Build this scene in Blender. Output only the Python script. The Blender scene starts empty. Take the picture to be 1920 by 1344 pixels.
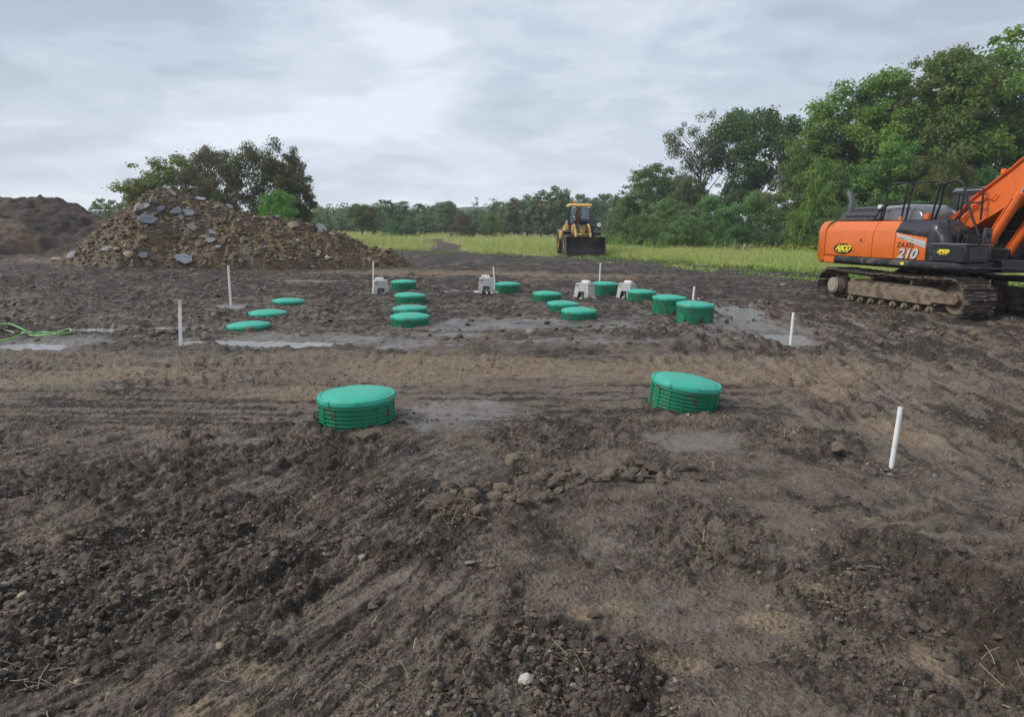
import bpy, bmesh, math, random
import numpy as np
from mathutils import Vector, Matrix
R = math.radians
scene = bpy.context.scene
COL = scene.collection

# ------------------------------------------------------------------ camera
CAM_H, PITCH, ROLL = 1.72, 10.79, 0.8
cam_data = bpy.data.cameras.new("camera")
cam = bpy.data.objects.new("camera", cam_data)
COL.objects.link(cam)
cam_data.sensor_width = 36.0
cam_data.lens = 24.0
cam_data.clip_start = 0.05
cam_data.clip_end = 3000
CAMROT = Matrix.Rotation(R(90 - PITCH), 3, 'X') @ Matrix.Rotation(R(ROLL), 3, 'Z')
cam.matrix_world = Matrix.Translation((0, 0, CAM_H)) @ CAMROT.to_4x4()
scene.camera = cam

def at(px, py, z=0.0):
    """ground point seen at a pixel of the 1920 x 1344 photograph"""
    d = CAMROT @ Vector(((px - 960) / 1280, -(py - 672) / 1280, -1))
    t = (z - CAM_H) / d.z
    return Vector((d.x * t, d.y * t, z))

def ray_at(px, py, dist):
    """point at forward distance dist on the ray of a pixel"""
    d = CAMROT @ Vector(((px - 960) / 1280, -(py - 672) / 1280, -1))
    t = dist / d.y
    return Vector((d.x * t, dist, CAM_H + d.z * t))

# ------------------------------------------------------------------ world, sun, exposure
SUN_EL, SUN_AZ = 42, 262
world = bpy.data.worlds.new("World")
scene.world = world
world.use_nodes = True
nt = world.node_tree
nt.nodes.clear()
N, L = nt.nodes.new, nt.links.new
out = N('ShaderNodeOutputWorld')
bg = N('ShaderNodeBackground'); bg.inputs['Strength'].default_value = 0.082
L(bg.outputs[0], out.inputs[0])
sky = N('ShaderNodeTexSky'); sky.sky_type = 'NISHITA'; sky.sun_disc = False
sky.sun_elevation = R(SUN_EL); sky.sun_rotation = R(SUN_AZ)
geo = N('ShaderNodeTexCoord')
sep = N('ShaderNodeSeparateXYZ'); L(geo.outputs['Generated'], sep.inputs[0])
def math_node(op, a, b=None):
    n = N('ShaderNodeMath'); n.operation = op
    for i, v in enumerate((a, b)):
        if v is None: continue
        if isinstance(v, (int, float)): n.inputs[i].default_value = v
        else: L(v, n.inputs[i])
    return n.outputs[0]
zc = math_node('MAXIMUM', sep.outputs['Z'], 0.0)
den = math_node('ADD', zc, 0.24)
cx = math_node('DIVIDE', sep.outputs['X'], den)
cy = math_node('DIVIDE', sep.outputs['Y'], den)
cmb = N('ShaderNodeCombineXYZ'); L(cx, cmb.inputs[0]); L(cy, cmb.inputs[1])
def sky_noise(scale, detail, rough, dist, loc=(0, 0, 0), sc=(1, 1, 1)):
    m = N('ShaderNodeMapping'); m.inputs['Location'].default_value = loc; m.inputs['Scale'].default_value = sc
    L(cmb.outputs[0], m.inputs[0])
    n = N('ShaderNodeTexNoise'); n.inputs['Scale'].default_value = scale; n.inputs['Detail'].default_value = detail
    n.inputs['Roughness'].default_value = rough; n.inputs['Distortion'].default_value = dist
    L(m.outputs[0], n.inputs['Vector'])
    return n.outputs['Fac']
def ramp(fac, stops, interp='EASE'):
    r = N('ShaderNodeValToRGB'); r.color_ramp.interpolation = interp
    e = r.color_ramp.elements
    while len(e) < len(stops): e.new(0.5)
    for k, (p, c) in enumerate(stops):
        e[k].position = p; e[k].color = (*c, 1)
    L(fac, r.inputs[0])
    return r.outputs[0]
n1 = sky_noise(1.05, 8, 0.50, 0.25, (9.4, 4.6, 0), (0.85, 1.0, 1))
n2 = sky_noise(3.6, 6, 0.55, 0.2, (7.7, 2.3, 0), (0.85, 1.1, 1))
nm = math_node('ADD', math_node('MULTIPLY', n1, 0.68), math_node('MULTIPLY', n2, 0.32))
cloud = ramp(nm, [(0.40, (2.85, 3.25, 3.95)), (0.465, (3.5, 3.95, 4.7)), (0.53, (4.35, 4.8, 5.55)), (0.61, (5.5, 5.9, 6.5))])
# brighter, whiter band low over the horizon
hz = ramp(zc, [(0.0, (6.5, 6.9, 7.35)), (0.09, (5.8, 6.2, 6.75)), (0.26, (4.3, 4.75, 5.4)), (0.6, (3.6, 4.0, 4.6))])
mixh = N('ShaderNodeMix'); mixh.data_type = 'RGBA'
hfac = N('ShaderNodeMapRange'); hfac.inputs['From Min'].default_value = 0.0; hfac.inputs['From Max'].default_value = 0.28
hfac.inputs['To Min'].default_value = 0.45; hfac.inputs['To Max'].default_value = 0.12
L(zc, hfac.inputs['Value']); L(hfac.outputs[0], mixh.inputs['Factor'])
L(cloud, mixh.inputs[6]); L(hz, mixh.inputs[7])
mixs = N('ShaderNodeMix'); mixs.data_type = 'RGBA'; mixs.inputs['Factor'].default_value = 0.96
L(sky.outputs[0], mixs.inputs[6]); L(mixh.outputs[2], mixs.inputs[7])
L(mixs.outputs[2], bg.inputs['Color'])

sun_data = bpy.data.lights.new("sun", 'SUN')
sun_data.energy = 1.5
sun_data.angle = R(15)
sun_data.color = (1.0, 0.95, 0.88)
sun = bpy.data.objects.new("sun", sun_data)
COL.objects.link(sun)
sun.rotation_euler = (R(90 - SUN_EL), 0, R(180 - SUN_AZ))
sun.location = (0, -20, 40)

scene.view_settings.view_transform = 'Standard'
scene.view_settings.look = 'None'
scene.view_settings.gamma = 1
scene.view_settings.exposure = 0.94
scene.view_settings.use_curve_mapping = False
scene.render.engine = 'CYCLES'
scene.cycles.use_denoising = True
scene.cycles.max_bounces = 8
scene.cycles.transparent_max_bounces = 16

# ------------------------------------------------------------------ numpy noise
_T = {}
def table(seed, kind):
    """256 x 256 random numbers, or unit vectors, flattened"""
    k = (seed, kind)
    if k not in _T:
        r = np.random.default_rng(seed * 7 + 3).uniform(0, 1, 65536).astype(np.float32)
        _T[k] = r if kind == 'u' else (np.cos(r * 2 * np.pi), np.sin(r * 2 * np.pi))
    return _T[k]
def hash01(ix, iy, seed):
    return table(seed, 'u')[((ix & 255) << 8) | (iy & 255)]

def perlin(x, y, seed=0):
    x = np.asarray(x, float); y = np.asarray(y, float)
    x0 = np.floor(x); y0 = np.floor(y)
    fx = (x - x0).astype(np.float32); fy = (y - y0).astype(np.float32)
    ix = x0.astype(np.int32); iy = y0.astype(np.int32)
    u = fx * fx * fx * (fx * (fx * 6 - 15) + 10); v = fy * fy * fy * (fy * (fy * 6 - 15) + 10)
    cs, sn = table(seed, 'g')
    xa = (ix & 255) << 8; xb = ((ix + 1) & 255) << 8; ya = iy & 255; yb = (iy + 1) & 255
    def g(dx, dy):
        i = (xb if dx else xa) | (yb if dy else ya)
        return cs[i] * (fx - dx) + sn[i] * (fy - dy)
    a = g(0, 0) + u * (g(1, 0) - g(0, 0))
    b = g(0, 1) + u * (g(1, 1) - g(0, 1))
    return (a + v * (b - a)) * 1.5

def fbm(x, y, seed=0, octaves=4, gain=0.5, lac=2.03):
    s = 0; a = 1; t = 0
    for k in range(octaves):
        s = s + a * perlin(x + 17.3 * k, y - 9.1 * k, seed + k)
        t += a; a *= gain; x = x * lac; y = y * lac
    return s / t

def clods(x, y, cell, seed, density=0.6, rmin=0.25, rmax=0.6):
    """height field of half-buried lumps, one per cell at most"""
    x = x / cell; y = y / cell
    x0 = np.floor(x).astype(np.int32); y0 = np.floor(y).astype(np.int32)
    best = np.zeros_like(x)
    for dx in (-1, 0, 1):
        for dy in (-1, 0, 1):
            ix = x0 + dx; iy = y0 + dy
            px = (x0 + dx) + hash01(ix, iy, seed); py = (y0 + dy) + hash01(ix, iy, seed + 1)
            keep = hash01(ix, iy, seed + 2) < density
            r = rmin + (rmax - rmin) * hash01(ix, iy, seed + 3) ** 2
            d2 = (x - px) ** 2 + (y - py) ** 2
            h = np.sqrt(np.maximum(0, r * r - d2)) * 0.75
            best = np.maximum(best, np.where(keep, h, 0))
    return best * cell

def sstep(a, b, x):
    t = np.clip((x - a) / (b - a), 0, 1)
    return t * t * (3 - 2 * t)

# ------------------------------------------------------------------ objects: helpers
def tag(o, label=None, cat=None, group=None, kind=None):
    if label: o["label"] = label
    if cat: o["category"] = cat
    if group: o["group"] = group
    if kind: o["kind"] = kind
    return o

def thing(name, label, cat, loc=(0, 0, 0), rz=0.0, group=None):
    o = bpy.data.objects.new(name, None)
    o.empty_display_size = 0.3
    COL.objects.link(o)
    o.location = loc; o.rotation_euler = (0, 0, rz)
    return tag(o, label, cat, group)

def np_mesh(name, verts, faces, smooth=True):
    verts = np.ascontiguousarray(verts, dtype=np.float32); faces = np.ascontiguousarray(faces, dtype=np.int32)
    me = bpy.data.meshes.new(name)
    nf, k = faces.shape
    me.vertices.add(len(verts)); me.vertices.foreach_set("co", verts.ravel())
    me.loops.add(nf * k); me.loops.foreach_set("vertex_index", faces.ravel())
    me.polygons.add(nf)
    me.polygons.foreach_set("loop_start", np.arange(0, nf * k, k, dtype=np.int32))
    me.polygons.foreach_set("loop_total", np.full(nf, k, dtype=np.int32))
    me.polygons.foreach_set("use_smooth", np.full(nf, smooth, dtype=bool))
    me.update(calc_edges=True)
    return me

def attr(me, name, values):
    a = me.attributes.new(name, 'FLOAT', 'POINT')
    a.data.foreach_set("value", np.ascontiguousarray(values, dtype=np.float32))

def link_obj(name, me, mats, parent=None, loc=None):
    o = bpy.data.objects.new(name, me)
    for m in (mats if isinstance(mats, (list, tuple)) else [mats]):
        if len(me.materials) < len(mats if isinstance(mats, (list, tuple)) else [mats]): me.materials.append(m)
    COL.objects.link(o)
    if parent is not None: o.parent = parent
    if loc is not None: o.location = loc
    return o

class MB:
    """collects shapes, then links them as ONE mesh object"""
    def __init__(self): self.v = []; self.f = []; self.m = []
    def add(self, verts, faces, mi=0, M=None):
        b = len(self.v)
        for p in verts:
            p = Vector(p)
            self.v.append(tuple(M @ p) if M is not None else tuple(p))
        for f in faces:
            self.f.append(tuple(b + i for i in f)); self.m.append(mi)
        return self
    def box(self, x0, x1, y0, y1, z0, z1, mi=0, M=None):
        vs = [(x, y, z) for z in (z0, z1) for y in (y0, y1) for x in (x0, x1)]
        return self.add(vs, [(0, 2, 3, 1), (4, 5, 7, 6), (0, 1, 5, 4), (2, 6, 7, 3), (0, 4, 6, 2), (1, 3, 7, 5)], mi, M)
    def prism(self, poly, axis, a, b, mi=0, M=None):
        n = len(poly)
        def P(p, t):
            return {'x': (t, p[0], p[1]), 'y': (p[0], t, p[1]), 'z': (p[0], p[1], t)}[axis]
        vs = [P(p, a) for p in poly] + [P(p, b) for p in poly]
        fs = [tuple(range(n)), tuple(reversed(range(n, 2 * n)))] + [(i, (i + 1) % n, n + (i + 1) % n, n + i) for i in range(n)]
        return self.add(vs, fs, mi, M)
    def loft(self, rings, mi=0, caps=True, closed=True):
        n = len(rings[0]); b = []; vs = []
        for r in rings: vs += list(r)
        fs = []
        for k in range(len(rings) - 1):
            for i in range(n if closed else n - 1):
                j = (i + 1) % n
                fs.append((k * n + i, k * n + j, (k + 1) * n + j, (k + 1) * n + i))
        if caps:
            fs.append(tuple(reversed(range(n)))); fs.append(tuple((len(rings) - 1) * n + i for i in range(n)))
        return self.add(vs, fs, mi)
    def tube(self, pts, r, n=8, mi=0, caps=True):
        pts = [Vector(p) for p in pts]
        rs = r if isinstance(r, (list, tuple)) else [r] * len(pts)
        rings = []; prev = None
        for i, p in enumerate(pts):
            d = (pts[min(i + 1, len(pts) - 1)] - pts[max(i - 1, 0)]).normalized()
            if prev is None:
                up = Vector((0, 0, 1)) if abs(d.z) < 0.9 else Vector((1, 0, 0))
                a = d.cross(up).normalized()
            else:
                a = (prev - d * prev.dot(d)).normalized()
            prev = a
            b = d.cross(a)
            rings.append([p + (a * math.cos(2 * math.pi * k / n) + b * math.sin(2 * math.pi * k / n)) * rs[i] for k in range(n)])
        return self.loft(rings, mi, caps)
    def cyl(self, p0, p1, r, n=16, mi=0, r1=None):
        return self.tube([p0, p1], [r, r if r1 is None else r1], n, mi)
    def lathe(self, prof, n=48, mi=0, M=None, caps=False):
        """prof: (r, z) list turned round z"""
        vs = []; fs = []
        for (r, z) in prof:
            for k in range(n):
                a = 2 * math.pi * k / n
                vs.append((r * math.cos(a), r * math.sin(a), z))
        for i in range(len(prof) - 1):
            for k in range(n):
                j = (k + 1) % n
                fs.append((i * n + k, i * n + j, (i + 1) * n + j, (i + 1) * n + k))
        if caps:
            fs.append(tuple(reversed(range(n)))); fs.append(tuple((len(prof) - 1) * n + k for k in range(n)))
        return self.add(vs, fs, mi, M)
    def build(self, name, mats, parent=None, bevel=0.0, seg=2, angle=35, loc=None, rot=None):
        me = bpy.data.meshes.new(name)
        me.from_pydata(self.v, [], self.f)
        if not isinstance(mats, (list, tuple)): mats = [mats]
        for m in mats: me.materials.append(m)
        me.polygons.foreach_set("material_index", np.array(self.m, dtype=np.int32))
        bm = bmesh.new(); bm.from_mesh(me)
        bmesh.ops.recalc_face_normals(bm, faces=bm.faces)
        bm.to_mesh(me); bm.free()
        me.polygons.foreach_set("use_smooth", np.full(len(me.polygons), True))
        me.set_sharp_from_angle(angle=R(angle))
        o = bpy.data.objects.new(name, me)
        COL.objects.link(o)
        if parent is not None: o.parent = parent
        if loc is not None: o.location = loc
        if rot is not None: o.rotation_euler = rot
        if bevel > 0:
            b = o.modifiers.new("bevel", 'BEVEL'); b.width = bevel; b.segments = seg
            b.limit_method = 'ANGLE'; b.angle_limit = R(40); b.harden_normals = False
        return o

def children_of(o): return [c for c in COL.objects if c.parent == o]
def copy_tree(o, parent=None, kids=None):
    if kids is None:
        kids = {}
        for c in COL.objects:
            if c.parent is not None: kids.setdefault(c.parent.name, []).append(c)
    c = o.copy(); COL.objects.link(c)
    if parent is not None: c.parent = parent
    for ch in kids.get(o.name, []): copy_tree(ch, c, kids)
    return c

# ------------------------------------------------------------------ materials
def new_mat(name):
    m = bpy.data.materials.new(name); m.use_nodes = True
    t = m.node_tree; b = t.nodes['Principled BSDF']
    return m, t, b

class NT:
    """short hand for building node trees"""
    def __init__(s, t): s.t = t
    def node(s, kind, **kw):
        n = s.t.nodes.new(kind)
        for k, v in kw.items(): setattr(n, k, v)
        return n
    def link(s, a, b): s.t.links.new(a, b)
    def put(s, sock, v):
        if hasattr(v, 'is_output') or isinstance(v, bpy.types.NodeSocket): s.link(v, sock)
        elif isinstance(v, (tuple, list)): sock.default_value = (*v, 1) if len(v) == 3 and len(sock.default_value) == 4 else v
        else: sock.default_value = v
    def noise(s, scale, detail=4, rough=0.55, vec=None, dist=0.0):
        n = s.node('ShaderNodeTexNoise')
        n.inputs['Scale'].default_value = scale; n.inputs['Detail'].default_value = detail
        n.inputs['Roughness'].default_value = rough; n.inputs['Distortion'].default_value = dist
        if vec is None:
            if not hasattr(s, 'obj'): s.obj = s.node('ShaderNodeTexCoord').outputs['Object']
            vec = s.obj
        s.link(vec, n.inputs['Vector'])
        return n.outputs['Fac']
    def rng(s, v, a, b, c=0.0, d=1.0):
        n = s.node('ShaderNodeMapRange'); n.interpolation_type = 'SMOOTHSTEP'
        s.put(n.inputs['Value'], v)
        for k, x in zip(('From Min', 'From Max', 'To Min', 'To Max'), (a, b, c, d)): n.inputs[k].default_value = x
        return n.outputs[0]
    def mix(s, f, a, b):
        n = s.node('ShaderNodeMix', data_type='RGBA')
        s.put(n.inputs['Factor'], f); s.put(n.inputs[6], a); s.put(n.inputs[7], b)
        return n.outputs[2]
    def math(s, op, a, b=0.0):
        n = s.node('ShaderNodeMath', operation=op)
        s.put(n.inputs[0], a); s.put(n.inputs[1], b)
        return n.outputs[0]
    def attr(s, name):
        return s.node('ShaderNodeAttribute', attribute_name=name).outputs['Fac']
    def bump(s, h, strength, dist):
        n = s.node('ShaderNodeBump'); n.inputs['Strength'].default_value = strength; n.inputs['Distance'].default_value = dist
        s.link(h, n.inputs['Height'])
        return n.outputs[0]

def surf(name, col, rough=0.5, metal=0.0, var=0.12, scale=6.0, dirt=None, dirt_amt=0.0, dirt_scale=3.0, bump=0.0, bscale=40, coat=0.0, spec=0.5, island=0.0):
    m, t, b = new_mat(name); g = NT(t)
    n = g.noise(scale, 5)
    dark = tuple(c * (1 - var) for c in col); light = tuple(min(1, c * (1 + var)) for c in col)
    c = g.mix(g.rng(n, 0.3, 0.7), dark, light)
    if island > 0:
        gi = g.node('ShaderNodeNewGeometry').outputs['Random Per Island']
        c = g.mix(g.rng(gi, 0, 1, 0, island), c, tuple(x * 0.35 for x in col))
    r = g.rng(n, 0.3, 0.7, max(0.02, rough - 0.08), min(1, rough + 0.08))
    if dirt is not None:
        d = g.rng(g.noise(dirt_scale, 8, 0.65), 0.62 - 0.34 * dirt_amt, 0.74 - 0.3 * dirt_amt)
        c = g.mix(d, c, dirt)
        r = g.mix(d, r, (0.85, 0.85, 0.85))
    g.put(b.inputs['Base Color'], c); g.put(b.inputs['Roughness'], r)
    b.inputs['Metallic'].default_value = metal
    b.inputs['Specular IOR Level'].default_value = spec
    b.inputs['Coat Weight'].default_value = coat
    b.inputs['Coat Roughness'].default_value = 0.12
    if bump > 0:
        g.link(g.bump(g.noise(bscale, 6, 0.6), bump, 0.02), b.inputs['Normal'])
    return m

MUD = (0.085, 0.062, 0.044)
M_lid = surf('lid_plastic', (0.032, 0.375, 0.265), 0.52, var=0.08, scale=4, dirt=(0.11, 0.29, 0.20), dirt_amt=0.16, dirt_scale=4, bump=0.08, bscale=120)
M_riser = surf('riser_plastic_shaded', (0.009, 0.20, 0.10), 0.40, var=0.12, scale=7, dirt=MUD, dirt_amt=0.32, dirt_scale=7)  # same plastic as the lids, coloured darker for sides reflecting less sky
M_conc = surf('pale_concrete', (0.50, 0.50, 0.47), 0.85, var=0.16, scale=9, dirt=(0.24, 0.22, 0.19), dirt_amt=0.3, dirt_scale=5, bump=0.25, bscale=60)
M_white = surf('white_plastic', (0.78, 0.78, 0.76), 0.4, var=0.06, scale=8, dirt=(0.35, 0.3, 0.24), dirt_amt=0.2, dirt_scale=9)
M_greyplast = surf('grey_plastic', (0.5, 0.54, 0.57), 0.35, var=0.06)
M_lath = surf('weathered_lath', (0.62, 0.57, 0.46), 0.8, var=0.14, scale=22)
M_black = surf('black_plastic', (0.012, 0.012, 0.013), 0.5, var=0.2)
M_red = surf('red_plastic', (0.62, 0.10, 0.04), 0.4)
M_hose = surf('green_hose', (0.16, 0.38, 0.10), 0.45, var=0.08, dirt=MUD, dirt_amt=0.16, dirt_scale=3)
M_orange = surf('orange_paint', (0.64, 0.135, 0.018), 0.33, var=0.05, scale=3, dirt=(0.3, 0.13, 0.05), dirt_amt=0.14, dirt_scale=2.2, coat=0.25)
M_boompaint = surf('orange_boom_paint', (0.72, 0.14, 0.022), 0.4, var=0.06, scale=2, dirt=(0.42, 0.16, 0.07), dirt_amt=0.25, dirt_scale=1.6)
M_dark = surf('charcoal_paint', (0.018, 0.019, 0.023), 0.36, var=0.2, scale=3, dirt=(0.07, 0.06, 0.05), dirt_amt=0.22, coat=0.15)
M_rail = surf('black_tube', (0.010, 0.010, 0.012), 0.35, var=0.2)
M_hood = surf('grey_hood_paint', (0.12, 0.125, 0.14), 0.22, var=0.06, coat=0.4)
M_ventgrey = surf('vent_grey', (0.05, 0.052, 0.058), 0.5, var=0.12)
M_silver = surf('silver_decal', (0.55, 0.56, 0.55), 0.35, metal=0.2, var=0.1, scale=14, dirt=(0.3, 0.28, 0.25), dirt_amt=0.2, dirt_scale=10)
M_sticker = surf('white_sticker', (0.6, 0.61, 0.6), 0.5, var=0.08, scale=30)
M_yellowdecal = surf('yellow_decal', (0.85, 0.68, 0.03), 0.45, var=0.03)
M_muddy = surf('caked_mud', (0.135, 0.098, 0.066), 0.9, var=0.45, scale=7, dirt=(0.22, 0.17, 0.125), dirt_amt=0.55, dirt_scale=5, bump=0.9, bscale=22)
M_trackmud = surf('muddy_track_steel', (0.08, 0.06, 0.045), 0.85, var=0.45, scale=6, dirt=(0.19, 0.155, 0.125), dirt_amt=0.45, dirt_scale=4, bump=0.6, bscale=30)
M_worn = surf('worn_steel', (0.55, 0.55, 0.53), 0.36, metal=0.8, var=0.3, scale=18, dirt=(0.09, 0.07, 0.05), dirt_amt=0.85, dirt_scale=4)
M_chrome = surf('chrome_rod', (0.7, 0.7, 0.7), 0.12, metal=1.0, var=0.03)
M_lyellow = surf('loader_yellow', (0.54, 0.34, 0.10), 0.5, var=0.1, dirt=(0.22, 0.16, 0.09), dirt_amt=0.42, dirt_scale=2)
M_lsteel = surf('bucket_steel', (0.045, 0.038, 0.034), 0.55, var=0.3, scale=2, dirt=(0.10, 0.08, 0.065), dirt_amt=0.4, dirt_scale=1.5)
M_tyre = surf('tyre_rubber', (0.022, 0.021, 0.02), 0.75, var=0.2, dirt=(0.13, 0.10, 0.075), dirt_amt=0.4, dirt_scale=2.5)
M_rim = surf('yellow_rim', (0.50, 0.27, 0.06), 0.55, var=0.1, dirt=(0.2, 0.14, 0.09), dirt_amt=0.45, dirt_scale=3)
M_lamp = surf('lamp_glass', (0.75, 0.75, 0.7), 0.15)
M_amber = surf('amber_glass', (0.7, 0.22, 0.03), 0.25)
M_seat = surf('seat_fabric', (0.03, 0.032, 0.035), 0.8)

def glass_mat(name, tint, gl=0.02):
    m, t, b = new_mat(name); g = NT(t)
    t.nodes.remove(b)
    o = t.nodes['Material Output']
    tr = g.node('ShaderNodeBsdfTransparent'); tr.inputs[0].default_value = (*tint, 1)
    gs = g.node('ShaderNodeBsdfGlossy'); gs.inputs['Roughness'].default_value = gl; gs.inputs[0].default_value = (0.9, 0.95, 1, 1)
    fr = g.node('ShaderNodeFresnel'); fr.inputs[0].default_value = 1.5
    mx = g.node('ShaderNodeMixShader')
    g.link(g.math('ADD', fr.outputs[0], 0.05), mx.inputs[0]); g.link(tr.outputs[0], mx.inputs[1]); g.link(gs.outputs[0], mx.inputs[2])
    g.link(mx.outputs[0], o.inputs[0])
    return m
M_glass = glass_mat('cab_glass', (0.45, 0.55, 0.5))
M_glassblue = glass_mat('loader_glass', (0.55, 0.72, 0.74))

def leaf_mat(name, ca, cb, cc, trans=0.4):
    m, t, b = new_mat(name); g = NT(t)
    o = t.nodes['Material Output']
    gi = g.node('ShaderNodeNewGeometry').outputs['Random Per Island']
    oi = g.node('ShaderNodeObjectInfo').outputs['Random']
    c = g.mix(g.rng(gi, 0.0, 1.0), ca, cb)
    tc = g.node('ShaderNodeTexCoord').outputs['Object']
    patch = g.rng(g.noise(0.45, 3, 0.5, tc), 0.45, 0.66)
    c = g.mix(patch, c, cc)
    hsv = g.node('ShaderNodeHueSaturation')
    g.link(g.rng(oi, 0, 1, 0.485, 0.515), hsv.inputs['Hue']); g.link(g.rng(oi, 0, 1, 0.82, 1.18), hsv.inputs['Value'])
    g.link(c, hsv.inputs['Color'])
    b.inputs['Roughness'].default_value = 0.55; b.inputs['Specular IOR Level'].default_value = 0.25
    g.link(hsv.outputs[0], b.inputs['Base Color'])
    tl = g.node('ShaderNodeBsdfTranslucent'); g.link(hsv.outputs[0], tl.inputs[0])
    mx = g.node('ShaderNodeMixShader'); mx.inputs[0].default_value = trans
    g.link(b.outputs[0], mx.inputs[1]); g.link(tl.outputs[0], mx.inputs[2]); g.link(mx.outputs[0], o.inputs[0])
    return m
L_green = leaf_mat('green_leaves', (0.115, 0.225, 0.045), (0.20, 0.34, 0.075), (0.23, 0.33, 0.06))
L_deep = leaf_mat('deep_green_leaves', (0.08, 0.175, 0.05), (0.145, 0.265, 0.08), (0.11, 0.22, 0.075))
L_olive = leaf_mat('olive_leaves', (0.11, 0.165, 0.042), (0.19, 0.25, 0.065), (0.18, 0.2, 0.065))
L_yellow = leaf_mat('yellow_green_leaves', (0.15, 0.19, 0.035), (0.25, 0.27, 0.06), (0.13, 0.18, 0.04))
L_russet = leaf_mat('russet_leaves', (0.14, 0.115, 0.055), (0.20, 0.155, 0.075), (0.11, 0.15, 0.05))
L_bronze = leaf_mat('bronze_green_leaves', (0.105, 0.13, 0.042), (0.17, 0.17, 0.06), (0.09, 0.155, 0.05))
L_bright = leaf_mat('bright_green_leaves', (0.11, 0.23, 0.035), (0.18, 0.32, 0.06), (0.14, 0.26, 0.04))
L_grey = leaf_mat('grey_green_leaves', (0.13, 0.165, 0.085), (0.20, 0.235, 0.125), (0.17, 0.18, 0.09))
L_shrub = leaf_mat('shrub_leaves', (0.12, 0.21, 0.065), (0.20, 0.31, 0.10), (0.17, 0.28, 0.085))
L_brownshrub = leaf_mat('brown_shrub_leaves', (0.115, 0.15, 0.065), (0.18, 0.21, 0.09), (0.15, 0.15, 0.07))
L_far = leaf_mat('far_leaves', (0.13, 0.205, 0.095), (0.20, 0.28, 0.13), (0.18, 0.25, 0.10))
M_bark = surf('bark', (0.055, 0.045, 0.036), 0.9, var=0.3, scale=8)

def blade_mat(name, ca, cb, cc):
    m, t, b = new_mat(name); g = NT(t)
    o = t.nodes['Material Output']
    gi = g.node('ShaderNodeNewGeometry').outputs['Random Per Island']
    c = g.mix(gi, ca, cb)
    c = g.mix(g.rng(g.noise(0.11, 4, 0.6), 0.42, 0.62), c, cc)
    g.link(c, b.inputs['Base Color']); b.inputs['Roughness'].default_value = 0.6; b.inputs['Specular IOR Level'].default_value = 0.25
    tl = g.node('ShaderNodeBsdfTranslucent'); g.link(c, tl.inputs[0])
    mx = g.node('ShaderNodeMixShader'); mx.inputs[0].default_value = 0.35
    g.link(b.outputs[0], mx.inputs[1]); g.link(tl.outputs[0], mx.inputs[2]); g.link(mx.outputs[0], o.inputs[0])
    return m
M_grass = blade_mat('meadow_grass', (0.30, 0.37, 0.10), (0.56, 0.55, 0.23), (0.38, 0.47, 0.14))
M_weed = blade_mat('weed_leaves', (0.09, 0.17, 0.035), (0.2, 0.3, 0.08), (0.15, 0.24, 0.05))
M_flower = surf('goldenrod_flower', (0.5, 0.41, 0.05), 0.7, var=0.2)
M_straw = surf('straw', (0.38, 0.29, 0.17), 0.8, var=0.3, scale=3, island=0.7)
# ------------------------------------------------------------------ terrain
def blob(px, py, rx, ry, rot=0.0):
    p = at(px, py); D = p.y
    return (p.x, D, rx * D / 1280, max(0.06, ry * D * D / (CAM_H * 1280)), R(rot))

PUDDLES = [blob(45, 647, 75, 9), blob(175, 616, 66, 6), blob(75, 622, 60, 6), blob(490, 645, 175, 7), blob(1375, 588, 66, 17),
           blob(1478, 637, 70, 12), blob(432, 574, 34, 5), blob(590, 526, 90, 3), 
           blob(330, 613, 40, 5), blob(940, 545, 26, 2.5)]
DAMP = [blob(455, 826, 66, 14, 22), blob(1735, 930, 36, 8), blob(820, 628, 110, 7), blob(1080, 642, 150, 7), blob(690, 645, 70, 6), blob(860, 548, 70, 3), blob(860, 775, 130, 45), blob(820, 870, 110, 50), blob(1310, 830, 95, 30), blob(700, 985, 110, 32), blob(1150, 1020, 95, 50),
        blob(1290, 1150, 120, 50), blob(500, 905, 90, 26), blob(1480, 1035, 55, 20), blob(1835, 1005, 70, 30), blob(950, 1320, 50, 60),
        blob(560, 1000, 70, 20), blob(1010, 955, 120, 26), blob(1420, 620, 130, 22), blob(600, 640, 330, 16), blob(980, 610, 260, 16),
        blob(330, 1210, 80, 24), blob(880, 1060, 35, 12), blob(1180, 955, 60, 22), blob(90, 640, 150, 22), blob(740, 1085, 60, 22)]
SANDY = [blob(960, 690, 620, 26), blob(1420, 705, 230, 30), blob(230, 703, 190, 17), blob(60, 720, 120, 14), blob(560, 735, 140, 20),
         blob(1285, 1247, 70, 22), blob(1690, 820, 70, 22), blob(1560, 740, 90, 18), blob(1720, 1010, 60, 16), blob(1660, 985, 50, 12),
         blob(1760, 1260, 50, 50), blob(1160, 1140, 40, 14), blob(900, 515, 330, 7), blob(300, 490, 250, 8), blob(80, 1010, 70, 30), blob(470, 1255, 70, 24), blob(400, 1330, 70, 24),
         blob(1450, 1165, 60, 20), blob(1090, 1150, 30, 9), blob(1540, 1100, 40, 14)]

def blob_mask(x, y, b, warp):
    cx, cy, rx, ry, a = b
    dx = x - cx; dy = y - cy
    u = (dx * math.cos(a) + dy * math.sin(a)) / rx; v = (-dx * math.sin(a) + dy * math.cos(a)) / ry
    return sstep(1.25, 0.55, np.sqrt(u * u + v * v) + warp)

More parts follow.
